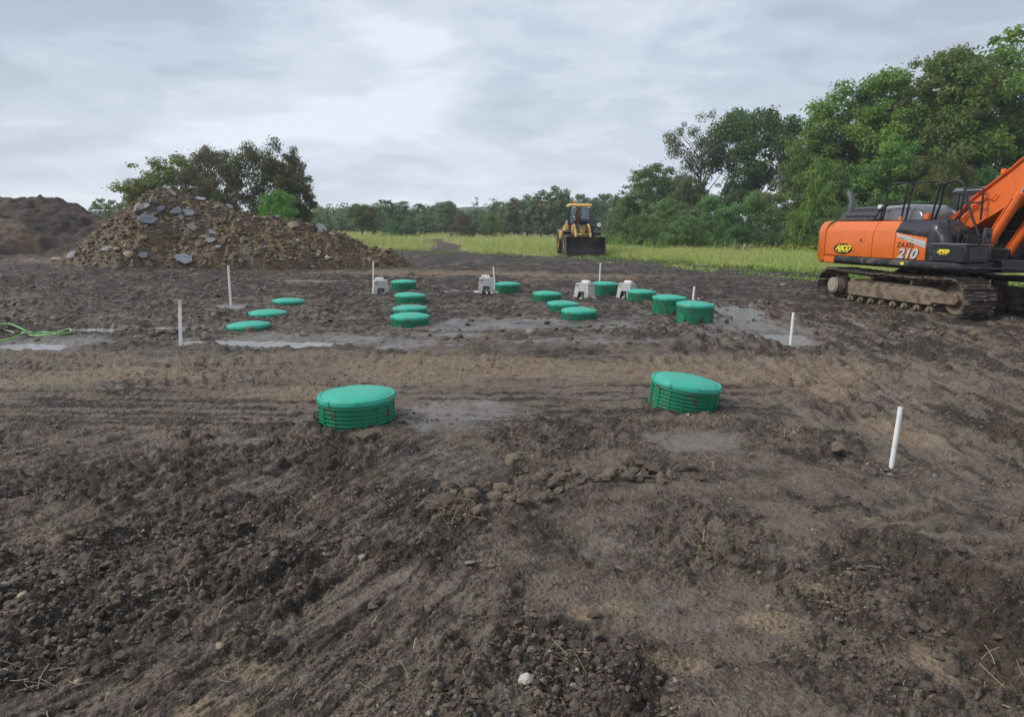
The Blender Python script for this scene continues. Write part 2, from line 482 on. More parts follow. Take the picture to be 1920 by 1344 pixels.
# edge between mud and meadow, as (X, Y) in metres
EDGE = [(-90, 62), (-30, 60), (-14, 54), (-6, 50), (-1.5, 47), (2, 44.5), (6.5, 42), (9, 37), (10.5, 33.5), (12, 29.5), (13.5, 26.5), (16, 24), (20, 22.5), (40, 20), (90, 18)]
EX_ = np.array([e[0] for e in EDGE]); EY_ = np.array([e[1] for e in EDGE])
def edge_y(x): return np.interp(x, EX_, EY_)
def grass_amount(x, y):
    w = fbm(x * 0.35, y * 0.22, 70, 4) * 4.5 + fbm(x * 1.6, y * 1.2, 75, 3) * 3.0
    g = sstep(-2.6, 3.4, y - edge_y(x) + w)
    g = np.maximum(g, 0.75 * sstep(.02, .30, fbm(x * .55, y * .30, 77, 4)) * sstep(-12, -3, y - edge_y(x)) * sstep(2, 7, x) * sstep(18, 21, y))
    # ruts of the machine that drove out through the meadow
    t = np.clip((y - 47) / 60, 0, 1)
    cx = -3.8 - 9.0 * t + 0.5 * np.sin(y * 0.21)
    rut = sstep(1.9, 0.8, np.abs(x - cx) + fbm(x * 0.9, y * 0.5, 80, 3) * 1.4) * sstep(104, 88, y) * sstep(46, 48, y)
    return g * (1 - rut), rut

RISER_SITES = []; SITE_Z = []          # (x, y) filled below, soil is banked against these
def site(px, py, lift=0.0): return at(px, py)

def base_h(x, y):
    h = fbm(x * 0.16, y * 0.16, 11, 3) * (0.03 + 0.055 * sstep(5, 10, y)) + fbm(x * 0.6, y * 0.6, 21, 2) * (0.012 + 0.016 * sstep(5, 9, y))
    far = sstep(55, 150, y)
    return h * sstep(0.5, 3.0, np.hypot(x, y)) + far * 0.35

def rot2(x, y, a): return x * math.cos(a) + y * math.sin(a), -x * math.sin(a) + y * math.cos(a)
P_A, P_B = at(1350, 560), at(1900, 770)
A_RIGHT = math.atan2(P_B.y - P_A.y, P_B.x - P_A.x)
P_C, P_D = at(40, 1000), at(700, 780)
A_LEFT = math.atan2(P_D.y - P_C.y, P_D.x - P_C.x)
LANES = []                # crawler lanes: point a, point b, width
for (a, b, w) in [((20, 520), (560, 500), .6), ((0, 556), (640, 522), .6), ((0, 585), (330, 548), .6), ((60, 475), (-60, 640), .6), ((170, 470), (120, 520), .6),
                  ((1500, 660), (1920, 800), .55), ((1560, 640), (1920, 730), .55), ((300, 600), (640, 585), .5),
                  ((1580, 900), (1920, 1080), .5), ((1780, 610), (1925, 700), .6), ((0, 700), (620, 672), .55), ((620, 672), (1400, 690), .55), ((1330, 655), (1930, 700), .5), ((1420, 570), (1930, 665), .55), ((1360, 690), (1930, 860), .5), ((1250, 640), (1930, 745), .5),
                  ((-20, 505), (700, 482), .7), ((800, 498), (1540, 545), .6), ((600, 522), (1530, 518), .6), ((-20, 660), (430, 690), .5), ((-20, 745), (560, 700), .5), ((-40, 540), (420, 512), .6)]:
    pa, pb = at(*a), at(*b)
    LANES.append((pa.x, pa.y, pb.x, pb.y, w))

def ground(x, y, fine=True):
    """height and surface masks of the building site: h, pale, wet, sand, grass"""
    x = np.asarray(x, float); y = np.asarray(y, float)
    d = np.hypot(x, y)
    h = base_h(x, y)
    w1 = fbm(x * 0.8, y * 0.8, 31, 4); w2 = fbm(x * 3.1, y * 3.1, 35, 3)
    w3 = fbm(x * 9, y * 9, 39, 3)
    warp = 0.6 * w1 + 0.50 * w2 + 0.35 * w3
    # stretched warp makes far patches break up along the tracks
    warp_s = fbm(x * 0.55, y * 2.4, 38, 4) * 1.0 + w2 * 0.45 + w3 * 0.25
    w4 = fbm(x * 1.1, y * 3.2, 33, 4)
    pud = np.zeros_like(x); wet = np.zeros_like(x); sand = np.zeros_like(x)
    for b in PUDDLES: pud = np.maximum(pud, blob_mask(x, y, b, warp_s))
    for b in DAMP: wet = np.maximum(wet, blob_mask(x, y, b, warp) * (0.66 if b[1] < 5.2 else 1.0))
    for b in SANDY: sand = np.maximum(sand, blob_mask(x, y, b, warp_s * 0.9))
    g, rut = grass_amount(x, y)
    # zones
    right = sstep(-0.6, 0.8, x - (2.6 + 0.0 * y) + w1 * 0.7) * sstep(4.2, 5.2, y) * sstep(19, 15, y)
    strip = sstep(5.6, 6.4, y - 0.10 * x + w1 * 0.5) * sstep(9.6, 8.6, y + w1 * 0.5)
    leftz = sstep(-1.5, -3.0, x + w1) * sstep(9.5, 10.5, y) * sstep(30, 26, y)
    lowleft = sstep(0.3, -0.8, x + w1 * 0.6) * sstep(6.2, 5.2, y)
    field = sstep(9.6, 10.8, y)
    smooth = sstep(-0.02, 0.22, fbm(x * 0.75, y * 0.75, 41, 4) + 0.14 * w2 + 0.08 - 0.10 * lowleft) * 0.92
    smooth = np.maximum(smooth, np.maximum(wet * 0.8, sand * 0.7))
    smooth = np.maximum(smooth, strip * 0.75)
    rough = 1 - smooth
    # streaks left by buckets and tracks
    def streak(a, l, s, seed):
        u, v = rot2(x, y, a)
        return fbm(u / l, v / s, seed, 4, 0.55)
    st = np.zeros_like(x)
    st = st + right * (streak(A_RIGHT, 1.6, 0.17, 51) * 0.105 - np.abs(streak(A_RIGHT, 0.9, 0.13, 56)) * 0.10 + np.abs(streak(A_RIGHT + .12, 1.4, 0.3, 59)) * 0.09)
    st = st + strip * (1 - right) * (streak(0.03, 2.0, 0.11, 52) * 0.034 + streak(-0.02, 0.6, 0.05, 57) * 0.018)
    st = st + leftz * (streak(-0.10, 1.5, 0.16, 53) * 0.075 - np.abs(streak(-0.06, 1.1, 0.22, 63)) * 0.08)
    st = st + lowleft * (streak(A_LEFT, 0.8, 0.10, 54) * 0.055 + np.maximum(0, streak(A_LEFT, .25, .045, 58)) * 0.03)
    st = st + field * (1 - leftz) * (1 - right) * streak(0.0, 0.9, 0.22, 55) * 0.05
    calm = 1 - 0.85 * pud
    pstk = (right * (streak(A_RIGHT, 1.2, 0.07, 151) + streak(A_RIGHT + .1, 2.2, 0.2, 152)) + leftz * (streak(-0.10, 1.6, 0.12, 153) + streak(-.05, .5, .05, 158)) + strip * (1 - right) * 1.5 * (streak(0.02, 4.5, 0.12, 154) + .6 * streak(-.02, .7, .04, 155))
            + lowleft * streak(A_LEFT, 0.7, 0.06, 156) * .8 + field * (1 - leftz) * (1 - right) * streak(0.0, 1.0, 0.14, 157))  # dried smears, also painting wet sheen and shadow contrast into the soil colour
    wet = np.maximum(wet, 0.75 * (field + right * .8 + strip * .3) * np.clip(sstep(.10, .34, w4 + .35 * pstk), 0, 1) * (1 - g) * sstep(34, 22, y))
    h = h + st * (1 - 0.75 * np.maximum(wet, 0)) * calm * (1 - g)
    # crawler tracks: pressed cleats
    smear = np.zeros_like(x)
    for (ax, ay, bx, by, w) in LANES:
        l = math.hypot(bx - ax, by - ay); ux, uy = (bx - ax) / l, (by - ay) / l
        u = (x - ax) * ux + (y - ay) * uy; v = -(x - ax) * uy + (y - ay) * ux
        m = sstep(w * 0.62, w * 0.46, np.abs(v + 0.12 * np.sin(u * 0.8))) * sstep(-0.4, 0.3, u) * sstep(l + 0.4, l - 0.3, u) * sstep(-0.10, 0.30, fbm(x * .7, y * .7, 66, 3) + w2 * 0.4) * (1 - pud)
        cle = np.abs(((u / 0.19) % 1.0) - 0.5) * 2
        mg = sstep(-0.4, 0.3, u) * sstep(l + 0.4, l - 0.3, u) * (1 - pud)
        h = h + m * (-0.03 + 0.04 * sstep(0.25, 0.6, cle)) + mg * np.exp(-((np.abs(v + 0.12 * np.sin(u * 0.8)) - w * .58) / .07) ** 2) * (0.03 + .06 * np.maximum(0, w2 + .1))
        smear = np.maximum(smear, mg * sstep(w * .6, w * .4, np.abs(v)) * (0.5 + 0.5 * np.clip(fbm(u * .5, v * 9, 67, 3) * 2.5, -1, 1)))
        smooth = np.maximum(smooth, m * 0.8); rough = 1 - smooth
    mid_ = sstep(5.5, 8, d) * sstep(34, 24, d) * (1 - 0.75 * strip * (1 - right)) * (1 - 0.6 * wet)
    h = h + mid_ * calm * (1 - g) * (clods(x + w2 * .06, y, 0.34, 141, 0.5, 0.2, 0.55) * 0.34 + clods(x, y + w2 * .05, 0.17, 145, 0.6, 0.2, 0.55) * 0.5)
    h = h + rut * (fbm(x * 1.6, y * 0.9, 61, 4) * 0.26 - 0.05)
    # lumps
    lump = fbm(x * 2.3, y * 2.3, 44, 4) * 0.040 + np.maximum(0, fbm(x * 5.2, y * 5.2, 47, 3)) * 0.045
    h = h + lump * (0.22 + 0.9 * rough) * calm * (1 - 0.5 * g)
    # soil banked in the test field between the risers
    bank = field * sstep(26, 15, y) * np.maximum(0, fbm(x * 1.7, y * 1.7, 48, 4) + 0.05) * 0.11 * (1 - pud) * (1 - g) * (1 - 0.6 * wet)
    bank = bank + sstep(17, 22, y) * (1 - g) * np.maximum(0, fbm(x * 0.9, y * 1.1, 49, 4)) * 0.15
    for k, (sx, sy) in enumerate(RISER_SITES):
        far_ = np.hypot(sx, sy) > 8
        r = np.hypot(x - sx, y - sy)
        fl = sstep(1.0, 0.45, r) * (0.9 if far_ else .6)
        bank = bank * (1 - fl)
        h = h * (1 - fl) + fl * (0.35 * (h - SITE_Z[k]) + SITE_Z[k])
        flat_lid = 2 <= k <= 4
        h = h + np.exp(-((r - 0.43) / 0.10) ** 2) * ((0.004 if flat_lid else 0.018) + (0.012 if flat_lid else 0.05) * np.maximum(0, w2 + 0.1)) - sstep(0.36, 0.30, r) * 0.05
    h = h + bank
    # low ridge of clods across the foreground
    ra, rb = at(830, 945), at(1310, 862)
    l = math.hypot(rb.x - ra.x, rb.y - ra.y); ux, uy = (rb.x - ra.x) / l, (rb.y - ra.y) / l
    u = (x - ra.x) * ux + (y - ra.y) * uy; v = -(x - ra.x) * uy + (y - ra.y) * ux
    ridge = np.exp(-((v + 0.10 * np.sin(u * 3.1)) / 0.20) ** 2) * sstep(-0.3, 0.2, u) * sstep(l + 0.5, l - 0.1, u)
    h = h + ridge * (0.045 + 0.08 * w2)
    # broken lip of mud at the right edge of the foreground
    ra, rb = at(1690, 1030), at(1800, 1090)
    l = math.hypot(rb.x - ra.x, rb.y - ra.y); ux, uy = (rb.x - ra.x) / l, (rb.y - ra.y) / l
    u = (x - ra.x) * ux + (y - ra.y) * uy; v = -(x - ra.x) * uy + (y - ra.y) * ux + 0.05 * w2
    h = h + sstep(-0.35, 0, u) * sstep(l + 0.35, l, u) * (sstep(-0.05, 0.03, v) * sstep(0.5, 0.05, v)) * 0.055
    if fine:
        wx = x + w2 * 0.03; wy = y + fbm(x * 3.3, y * 3.3, 36, 2) * 0.03
        near = sstep(22, 14, d)
        c = clods(wx, wy, 0.19, 101, 0.42, 0.16, 0.50) * 0.5
        h = h + c * np.clip(0.10 + 1.0 * rough + ridge, 0, 1.2) * calm * (1 - g) * sstep(22, 14, d)
        c2 = clods(wx, wy, 0.090, 111, 0.75, 0.2, 0.58) * 0.85
        c3 = clods(wx * 1.01, wy, 0.042, 121, 0.85, 0.25, 0.62) * 1.10
        c4 = clods(wx, wy * 1.02, 0.020, 125, 0.9, 0.25, 0.62) * 1.0 * sstep(4.8, 3.6, d)
        h = h + (c2 * np.clip(0.08 + rough, 0, 1.1) * sstep(14, 10, d) + c3 * (0.16 + 0.84 * rough) * sstep(8.5, 6, d) + c4 * (.4 + .6 * rough)) * (1 - 0.4 * wet) * calm
        h = h + (1 - 0.72 * smooth) * calm * ((fbm(x * 6, y * 6, 131, 3) * 0.034 + fbm(x * 15, y * 15, 135, 3) * 0.018) * sstep(18, 11, d) + fbm(x * 46, y * 46, 133, 2) * 0.007 * sstep(6.5, 4, d))
    h = h - pud * 0.042
    pale = np.clip(0.44 + 1.5 * pstk + 0.30 * smear + 0.30 * w3 + 0.35 * w2 - 0.26 * sstep(14, 20, y) * (1 - 0.6 * sand) - .12 * sstep(9.5, 11, y) + 0.12 * strip + 0.55 * fbm(x * 0.45, y * 0.6, 91, 4) + 0.35 * w2 * 0.6 + 0.30 * (smooth - 0.45), 0, 1)
    return h, pale, np.clip(np.maximum(wet * 0.85, pud), 0, 1), sand, g, rut

FAN = {}
def gzv(x, y):
    """height of the built ground at points, read back from its own rows and columns"""
    x = np.asarray(x, float); y = np.asarray(y, float)
    a = np.interp(np.arctan2(x, y), FAN['ang'], np.arange(len(FAN['ang']))); r = np.interp(np.hypot(x, y), FAN['rr'], np.arange(len(FAN['rr'])))
    i = np.minimum(r.astype(int), len(FAN['rr']) - 2); j = np.minimum(a.astype(int), len(FAN['ang']) - 2); u = r - i; v = a - j
    H = FAN['h']
    return H[i, j] * (1 - u) * (1 - v) + H[i + 1, j] * u * (1 - v) + H[i, j + 1] * (1 - u) * v + H[i + 1, j + 1] * u * v
def gz(x, y): return float(gzv(np.array([x]), np.array([y]))[0])
def on_ground(px, py):
    p = at(px, py)
    for _ in range(3): p = at(px, py, gz(p.x, p.y))
    return p

# risers: pixel of the base centre, width seen, kind; worked out to metres here
RISERS = [
    # base px, base py, height above soil, tilt (x, y) degrees, discs
    ('A', 671, 788, .185, (0, -1.6), 0), ('B', 1279, 761, .190, (1.0, 6.6), 0),
    ('C1', 541, 569, .030, (0, 1), 0), ('C2', 502, 594, .028, (1, 0), 0), ('C3', 466, 617, .030, (0, -2), 0),
    ('D0', 757, 544, .19, (0, 0), 0), ('D1', 769, 571, .13, (0, 1), 0), ('D2', 769, 589, .10, (0, -1), 0), ('D3', 769, 609, .12, (1, 0), 0),
    ('E0', 951, 550, .19, (0, 0), 0), ('E1', 1025, 567, .15, (0, 1), 0), ('E2', 1055, 584, .11, (0, 1), 0), ('E3', 1085, 599, .12, (1, 0), 0),
    ('F0', 1134, 554, .26, (0, 1), 0), ('F1', 1202, 566, .18, (0, 1), 1), ('F2', 1253, 592, .29, (0, 1), 2), ('F3', 1301, 609, .29, (1, 1), 3)]
for r in RISERS:
    p = at(r[1], r[2]); RISER_SITES.append((p.x, p.y)); SITE_Z.append(float(base_h(np.array([p.x]), np.array([p.y]))[0]))

def build_ground():
    # fan of rows and columns round the spot where the photographer stood: fine close by, coarse far off
    ang = np.concatenate([np.linspace(-88, -43, 70, endpoint=False), np.linspace(-43, 43, 900), np.linspace(43, 88, 71)[1:]])
    ang = np.radians(ang)
    rows = [0.0, 0.35, 0.7, 1.0, 1.25, 1.45, 1.6]
    while rows[-1] < 46:
        r = rows[-1]
        rows.append(r + max(0.0036, min(r * r / (1.72 * 683) * 0.95, 0.07 if r < 30 else 0.2)))
    while rows[-1] < 420: rows.append(rows[-1] * 1.02)
    rows += [700, 1200, 2200]
    rr = np.array(rows)
    A, Rr = np.meshgrid(ang, rr)
    X = np.sin(A) * Rr; Y = np.cos(A) * Rr
    x, y = X.ravel(), Y.ravel()
    h, pale, wet, sand, g, rut = ground(x, y)
    h = np.where(y > 300, 0.35, h)
    nr, nc = A.shape
    FAN.update(ang=ang, rr=rr, h=h.reshape(nr, nc))
    idx = np.arange(nr * nc).reshape(nr, nc)
    faces = np.stack([idx[:-1, :-1], idx[:-1, 1:], idx[1:, 1:], idx[1:, :-1]], -1).reshape(-1, 4)
    me = np_mesh('ground', np.stack([x, y, h], -1), faces)
    attr(me, 'pale', pale); attr(me, 'wet', wet); attr(me, 'sand', sand); attr(me, 'grassy', g); attr(me, 'rut', rut)
    # the patch behind the photographer
    o = link_obj('ground', me, soil_mat())
    tag(o, kind='structure')
    me2 = np_mesh('ground_behind', np.array([(-400, -400, -.02), (400, -400, -.02), (400, 0, -.02), (-400, 0, -.02)]), np.array([[0, 1, 2, 3]]))
    for n, v in (('pale', .5), ('wet', 0), ('sand', 0), ('grassy', 0), ('rut', 0)): attr(me2, n, np.full(4, v))
    o2 = link_obj('ground_behind', me2, bpy.data.materials['site_soil']); tag(o2, kind='structure')
    return o

def soil_mat():
    m, t, b = new_mat('site_soil'); g = NT(t)
    tc = g.node('ShaderNodeTexCoord').outputs['Object']
    pale = g.attr('pale'); wet = g.attr('wet'); sand = g.attr('sand'); grassy = g.attr('grassy')
    n1 = g.noise(1.7, 6, 0.6, tc); n2 = g.noise(9.0, 7, 0.65, tc); n3 = g.noise(45, 5, 0.65, tc)
    def grains(scale):
        v = g.node('ShaderNodeTexVoronoi'); v.inputs['Scale'].default_value = scale; v.inputs['Randomness'].default_value = 1.0
        wv = g.node('ShaderNodeVectorMath', operation='ADD')
        nn = g.node('ShaderNodeTexNoise'); nn.inputs['Scale'].default_value = scale * .6; g.link(tc, nn.inputs['Vector'])
        sc_ = g.node('ShaderNodeVectorMath', operation='SCALE'); sc_.inputs['Scale'].default_value = .9 / scale; g.link(nn.outputs['Color'], sc_.inputs[0])
        g.link(tc, wv.inputs[0]); g.link(sc_.outputs[0], wv.inputs[1]); g.link(wv.outputs[0], v.inputs['Vector'])
        bw = g.node('ShaderNodeSeparateColor'); g.link(v.outputs['Color'], bw.inputs[0])
        return g.rng(v.outputs['Distance'], 0.0, 0.62, 1.0, 0.0), bw.outputs[0]
    ga, gac = grains(34); gb, gbc = grains(78)
    p = g.math('ADD', pale, g.math('MULTIPLY', g.math('SUBTRACT', n2, 0.5), 0.9))
    p = g.math('ADD', p, g.math('MULTIPLY', g.math('SUBTRACT', n3, 0.5), 0.45))
    p = g.math('ADD', p, g.math('ADD', g.math('MULTIPLY', g.math('SUBTRACT', gac, 0.5), 0.34), g.math('MULTIPLY', g.math('SUBTRACT', gbc, 0.5), 0.34)))
    c = g.mix(g.rng(p, 0.02, 0.98), (0.030, 0.0235, 0.0175), (0.150, 0.119, 0.091))
    # a rustier cast here and there
    c = g.mix(g.rng(n1, 0.5, 0.72, 0, 0.5), c, (0.105, 0.072, 0.044))
    s = g.math('MULTIPLY', sand, g.rng(n2, 0.3, 0.6, 0.35, 1.0))
    c = g.mix(g.math('MULTIPLY', s, 0.85), c, g.mix(g.rng(n3, .3, .7), (0.155, 0.112, 0.072), (0.28, 0.21, 0.14)))
    c = g.mix(g.rng(g.math('ADD', g.attr('rut'), g.math('MULTIPLY', g.math('SUBTRACT', n1, 0.5), 0.8)), .3, .7), c, (0.075, 0.053, 0.034))
    # small pale grit
    c = g.mix(g.rng(g.noise(95, 2, 0.5, tc), 0.66, 0.72, 0, 0.55), c, (0.28, 0.225, 0.16))
    wetf = g.rng(g.math('ADD', wet, g.math('ADD', g.math('MULTIPLY', g.math('SUBTRACT', n2, 0.5), 1.2), g.math('MULTIPLY', g.math('SUBTRACT', n1, 0.5), 1.4))), 0.30, 1.05)
    c = g.mix(g.math('MULTIPLY', wetf, 0.45), c, g.mix(g.rng(n3, .35, .65), (0.07, 0.058, 0.048), (0.165, 0.143, 0.122)))
    # meadow floor
    gn = g.noise(0.35, 5, 0.6, tc)
    gc = g.mix(g.rng(gn, 0.35, 0.65), (0.20, 0.22, 0.07), (0.36, 0.31, 0.15))
    gf = g.rng(g.math('ADD', grassy, g.math('MULTIPLY', g.math('SUBTRACT', n2, 0.5), 0.6)), 0.3, 0.8)
    c = g.mix(gf, c, gc)
    g.put(b.inputs['Base Color'], c)
    r = g.mix(wetf, (0.75, 0.75, 0.75), (0.30, 0.30, 0.30))
    r = g.mix(g.rng(n2, 0.42, 0.7, 0, 0.5), r, (0.45, 0.45, 0.45))
    r = g.mix(gf, r, (0.9, 0.9, 0.9))
    g.put(b.inputs['Roughness'], r)
    g.put(b.inputs['Specular IOR Level'], g.rng(wetf, 0, 1, 0.3, 0.6))
    hh = g.math('ADD', g.math('MULTIPLY', n2, 0.6), g.math('MULTIPLY', n3, 0.25))
    hh = g.math('ADD', hh, g.math('MULTIPLY', ga, g.rng(gac, .2, .9, .12, .5)))
    hh = g.math('ADD', hh, g.math('MULTIPLY', gb, g.rng(gbc, .2, .9, .06, .26)))
    hh = g.math('ADD', hh, g.math('MULTIPLY', g.noise(150, 3, 0.6, tc), 0.10))
    bn = g.node('ShaderNodeBump'); bn.inputs['Distance'].default_value = 0.032
    g.link(g.rng(wetf, 0, 1, 1.0, 0.30), bn.inputs['Strength']); g.link(hh, bn.inputs['Height'])
    g.link(bn.outputs[0], b.inputs['Normal'])
    return m

ground_obj = build_ground()

def build_water():
    m, t, b = new_mat('sky_paled_muddy_water'); g = NT(t)
    b.inputs['Base Color'].default_value = (0.27, 0.26, 0.25, 1); b.inputs['Roughness'].default_value = 0.11  # silty grey, paled further so its colour adds to the sky reflection
    b.inputs['IOR'].default_value = 1.45
    g.link(g.bump(g.noise(9, 4, 0.6), 0.35, 0.03), b.inputs['Normal'])
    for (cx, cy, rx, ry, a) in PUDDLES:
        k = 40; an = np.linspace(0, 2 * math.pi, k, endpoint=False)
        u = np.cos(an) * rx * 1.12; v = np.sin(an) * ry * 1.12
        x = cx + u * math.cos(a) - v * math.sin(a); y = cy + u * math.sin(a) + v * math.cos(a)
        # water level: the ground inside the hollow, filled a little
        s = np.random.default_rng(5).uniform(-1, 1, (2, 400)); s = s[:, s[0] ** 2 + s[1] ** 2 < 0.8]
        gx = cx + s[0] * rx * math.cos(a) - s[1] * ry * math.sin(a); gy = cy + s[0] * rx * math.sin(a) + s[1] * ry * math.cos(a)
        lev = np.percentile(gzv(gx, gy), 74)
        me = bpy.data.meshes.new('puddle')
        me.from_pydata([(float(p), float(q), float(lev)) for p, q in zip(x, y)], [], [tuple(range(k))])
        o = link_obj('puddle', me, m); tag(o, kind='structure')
build_water()
# ------------------------------------------------------------------ rubble heap, earth mound
def heap_mat(name, dark, light, warm, grey, sc=1.0):
    m, t, b = new_mat(name); g = NT(t)
    tc = g.node('ShaderNodeTexCoord').outputs['Object']
    n1 = g.noise(0.55 * sc, 5, 0.6, tc); n2 = g.noise(4.5 * sc, 7, 0.65, tc); n3 = g.noise(22 * sc, 4, 0.6, tc)
    c = g.mix(g.rng(g.math('ADD', g.math('MULTIPLY', n2, 0.6), g.math('MULTIPLY', n3, 0.4)), 0.35, 0.65), dark, light)
    c = g.mix(g.rng(n1, 0.46, 0.62, 0, 0.8), c, warm)
    c = g.mix(g.rng(g.noise(0.8 * sc, 4, 0.6, tc, 0.5), 0.56, 0.68, 0, 0.75), c, grey)
    g.put(b.inputs['Base Color'], c); b.inputs['Roughness'].default_value = 0.85
    g.link(g.bump(g.math('ADD', g.math('MULTIPLY', n2, 0.7), g.math('MULTIPLY', n3, 0.3)), 0.8, 0.08), b.inputs['Normal'])
    return m

HP = [(-19.6, 0), (-18.7, .55), (-17.6, 1.3), (-16.7, 2.15), (-15.9, 2.8), (-15.3, 3.3), (-14.75, 3.68), (-14.3, 3.55), (-13.6, 3.05), (-12, 2.72), (-10.6, 2.32),
      (-9.2, 2.0), (-8.1, 1.78), (-7.3, 1.5), (-6.6, 1.12), (-5.8, .8), (-4.9, .45), (-4.1, .18), (-3.5, 0)]
HPX = np.array([p[0] for p in HP]); HPZ = np.array([p[1] for p in HP])
def heap_h(x, y):
    z = np.interp(x, HPX, HPZ)
    yc = 29.4 + 0.25 * np.sin(x * 0.8)
    wf = 0.45 + 1.02 * z; wb = 0.4 + 0.9 * z
    dy = y - yc
    g = np.where(dy < 0, 1 + dy / np.maximum(wf, .01), 1 - dy / np.maximum(wb, .01))
    g = np.clip(g, 0, 1)
    prof = z * (g ** 0.92) * (1 - 0.12 * np.exp(-(dy / 0.5) ** 2))
    on = sstep(0.0, 0.35, prof)
    prof = prof + on * (fbm(x * 0.7, y * 0.9, 201, 4) * 0.34 + fbm(x * 2.6, y * 2.6, 206, 4) * 0.24 + np.abs(fbm(x * 5.5, y * 5.5, 208, 3)) * 0.12 + clods(x, y, 0.5, 211, 0.5, 0.2, 0.5) * 0.5 + clods(x, y, 0.22, 221, 0.6, 0.2, 0.55) * 0.7)
    return prof * on + on * 0.02 - (1 - on) * 0.25

def grid_obj(name, x0, x1, y0, y1, nx, ny, fn, mat, base=None):
    X, Y = np.meshgrid(np.linspace(x0, x1, nx), np.linspace(y0, y1, ny))
    x, y = X.ravel(), Y.ravel()
    z = fn(x, y)
    idx = np.arange(nx * ny).reshape(ny, nx)
    faces = np.stack([idx[:-1, :-1], idx[:-1, 1:], idx[1:, 1:], idx[1:, :-1]], -1).reshape(-1, 4)
    o = np.array([(x0 + x1) / 2, (y0 + y1) / 2, 0])
    me = np_mesh(name, np.stack([x, y, z], -1) - o, faces)
    ob = link_obj(name, me, mat, loc=tuple(o))
    return ob

M_heap = heap_mat('heap_soil', (0.064, 0.045, 0.028), (0.18, 0.133, 0.082), (0.165, 0.114, 0.056), (0.13, 0.108, 0.08))
heap = grid_obj('rubble_heap', -20.2, -3.4, 25.2, 34.2, 520, 260, heap_h, M_heap)
tag(heap, 'long brown heap of soil and broken stone in front of the bronze trees', 'rubble heap')

MP = [(-75, 2.2), (-50, 3.0), (-36, 3.1), (-31.5, 3.1), (-30, 3.1), (-28.9, 3.25), (-28.2, 3.25), (-27.2, 3.05), (-26.2, 2.8), (-25.5, 2.4), (-24.8, 2.0), (-23.8, 1.95), (-22, 1.9), (-19, 1.8), (-15, 1.2), (-12, .2), (-11, 0)]
MPX = np.array([p[0] for p in MP]); MPZ = np.array([p[1] for p in MP])
def mound_h(x, y):
    z = np.interp(x, MPX, MPZ) 
    dy = y - 42.0 - 0.6 * np.sin(x * 0.5)
    wf = 3.0 + 2.2 * z * 0.8; wb = 2 + 2 * z
    g = np.clip(np.where(dy < 0, 1 + dy / wf, 1 - dy / wb), 0, 1)
    p = z * g ** 0.95
    on = sstep(0.02, 0.5, p)
    u = x * 0.55 + z * 0.4
    p = p + on * (fbm(x * 0.6, y * 0.6, 301, 4) * 0.16 + np.maximum(0, fbm(u * .8, y * .25, 303, 4)) * .5 * sstep(.9, .3, g) + fbm(u * 1.6, y * 0.5, 305, 3) * 0.30 + fbm(x * 1.5, y * 1.5, 307, 4) * 0.22 + clods(x, y, 0.8, 309, 0.5, .2, .5) * 0.45 + clods(x, y, 0.35, 312, 0.5, .2, .5) * 0.7 - np.abs(fbm(u * 2.2, y * 1.2, 315, 4)) * .35)
    # scoop where the digger has taken earth away
    p = p - on * 0.7 * np.exp(-((x + 35.5) / 2.4) ** 2 - ((y - 37.5) / 2.0) ** 2)
    return p - (1 - on) * 0.3
M_mound = heap_mat('mound_earth', (0.020, 0.0145, 0.0105), (0.064, 0.045, 0.031), (0.135, 0.088, 0.055), (0.088, 0.066, 0.05), 0.6)
mound = grid_obj('earth_mound', -75, -10.5, 32, 52, 520, 180, mound_h, M_mound)
tag(mound, 'long dark earth mound with sandy streaks, the one without stones', 'earth mound')

# ------------------------------------------------------------------ stones and clods
def rock_mesh(name, seed, sub=2, flat=1.0, sharp=0.35, cuts=5):
    rng = random.Random(seed)
    bm = bmesh.new(); bmesh.ops.create_icosphere(bm, subdivisions=sub, radius=1.0)
    planes = []
    for _ in range(cuts):
        n = Vector((rng.uniform(-1, 1), rng.uniform(-1, 1), rng.uniform(-1, 1))).normalized()
        planes.append((n, rng.uniform(0.5, 0.85)))
    off = [rng.uniform(0, 50) for _ in range(3)]
    from mathutils import noise as mn
    for v in bm.verts:
        p = v.co.copy()
        p *= 1 + sharp * mn.noise(p * 1.4 + Vector(off)) + 0.20 * mn.noise(p * 4.0 + Vector(off)) + 0.12 * mn.noise(p * 9.0 + Vector(off))
        for n, dd in planes:
            k = p.dot(n)
            if k > dd: p -= n * (k - dd)
        v.co = Vector((p.x, p.y, p.z * flat))
    me = bpy.data.meshes.new(name); bm.to_mesh(me); bm.free()
    me.polygons.foreach_set("use_smooth", np.full(len(me.polygons), True))
    me.set_sharp_from_angle(angle=R(38))
    return me

def slab_mesh(name, seed, n=8):
    """flat broken plate with ragged outline and bevelled rim, about 1 across"""
    rng = random.Random(seed)
    pts = []
    for k in range(n):
        a = 2 * math.pi * (k + rng.uniform(-.35, .35)) / n; r = rng.uniform(0.32, 0.62)
        pts.append((math.cos(a) * r * 1.15, math.sin(a) * r * 0.8))
    mb = MB()
    t = 0.065
    rings = [[(p[0] * 0.96, p[1] * 0.96, -t) for p in pts], [(p[0], p[1], -t * .4) for p in pts], [(p[0] * 1.0, p[1] * 1.0, t * .5) for p in pts],
             [(p[0] * 0.94, p[1] * 0.94, t + rng.uniform(-.01, .01)) for p in pts], [(p[0] * 0.4, p[1] * 0.4, t + rng.uniform(0, .02)) for p in pts]]
    mb.loft(rings)
    me = bpy.data.meshes.new(name); me.from_pydata(mb.v, [], mb.f)
    bm = bmesh.new(); bm.from_mesh(me); bmesh.ops.recalc_face_normals(bm, faces=bm.faces); bm.to_mesh(me); bm.free()
    return me

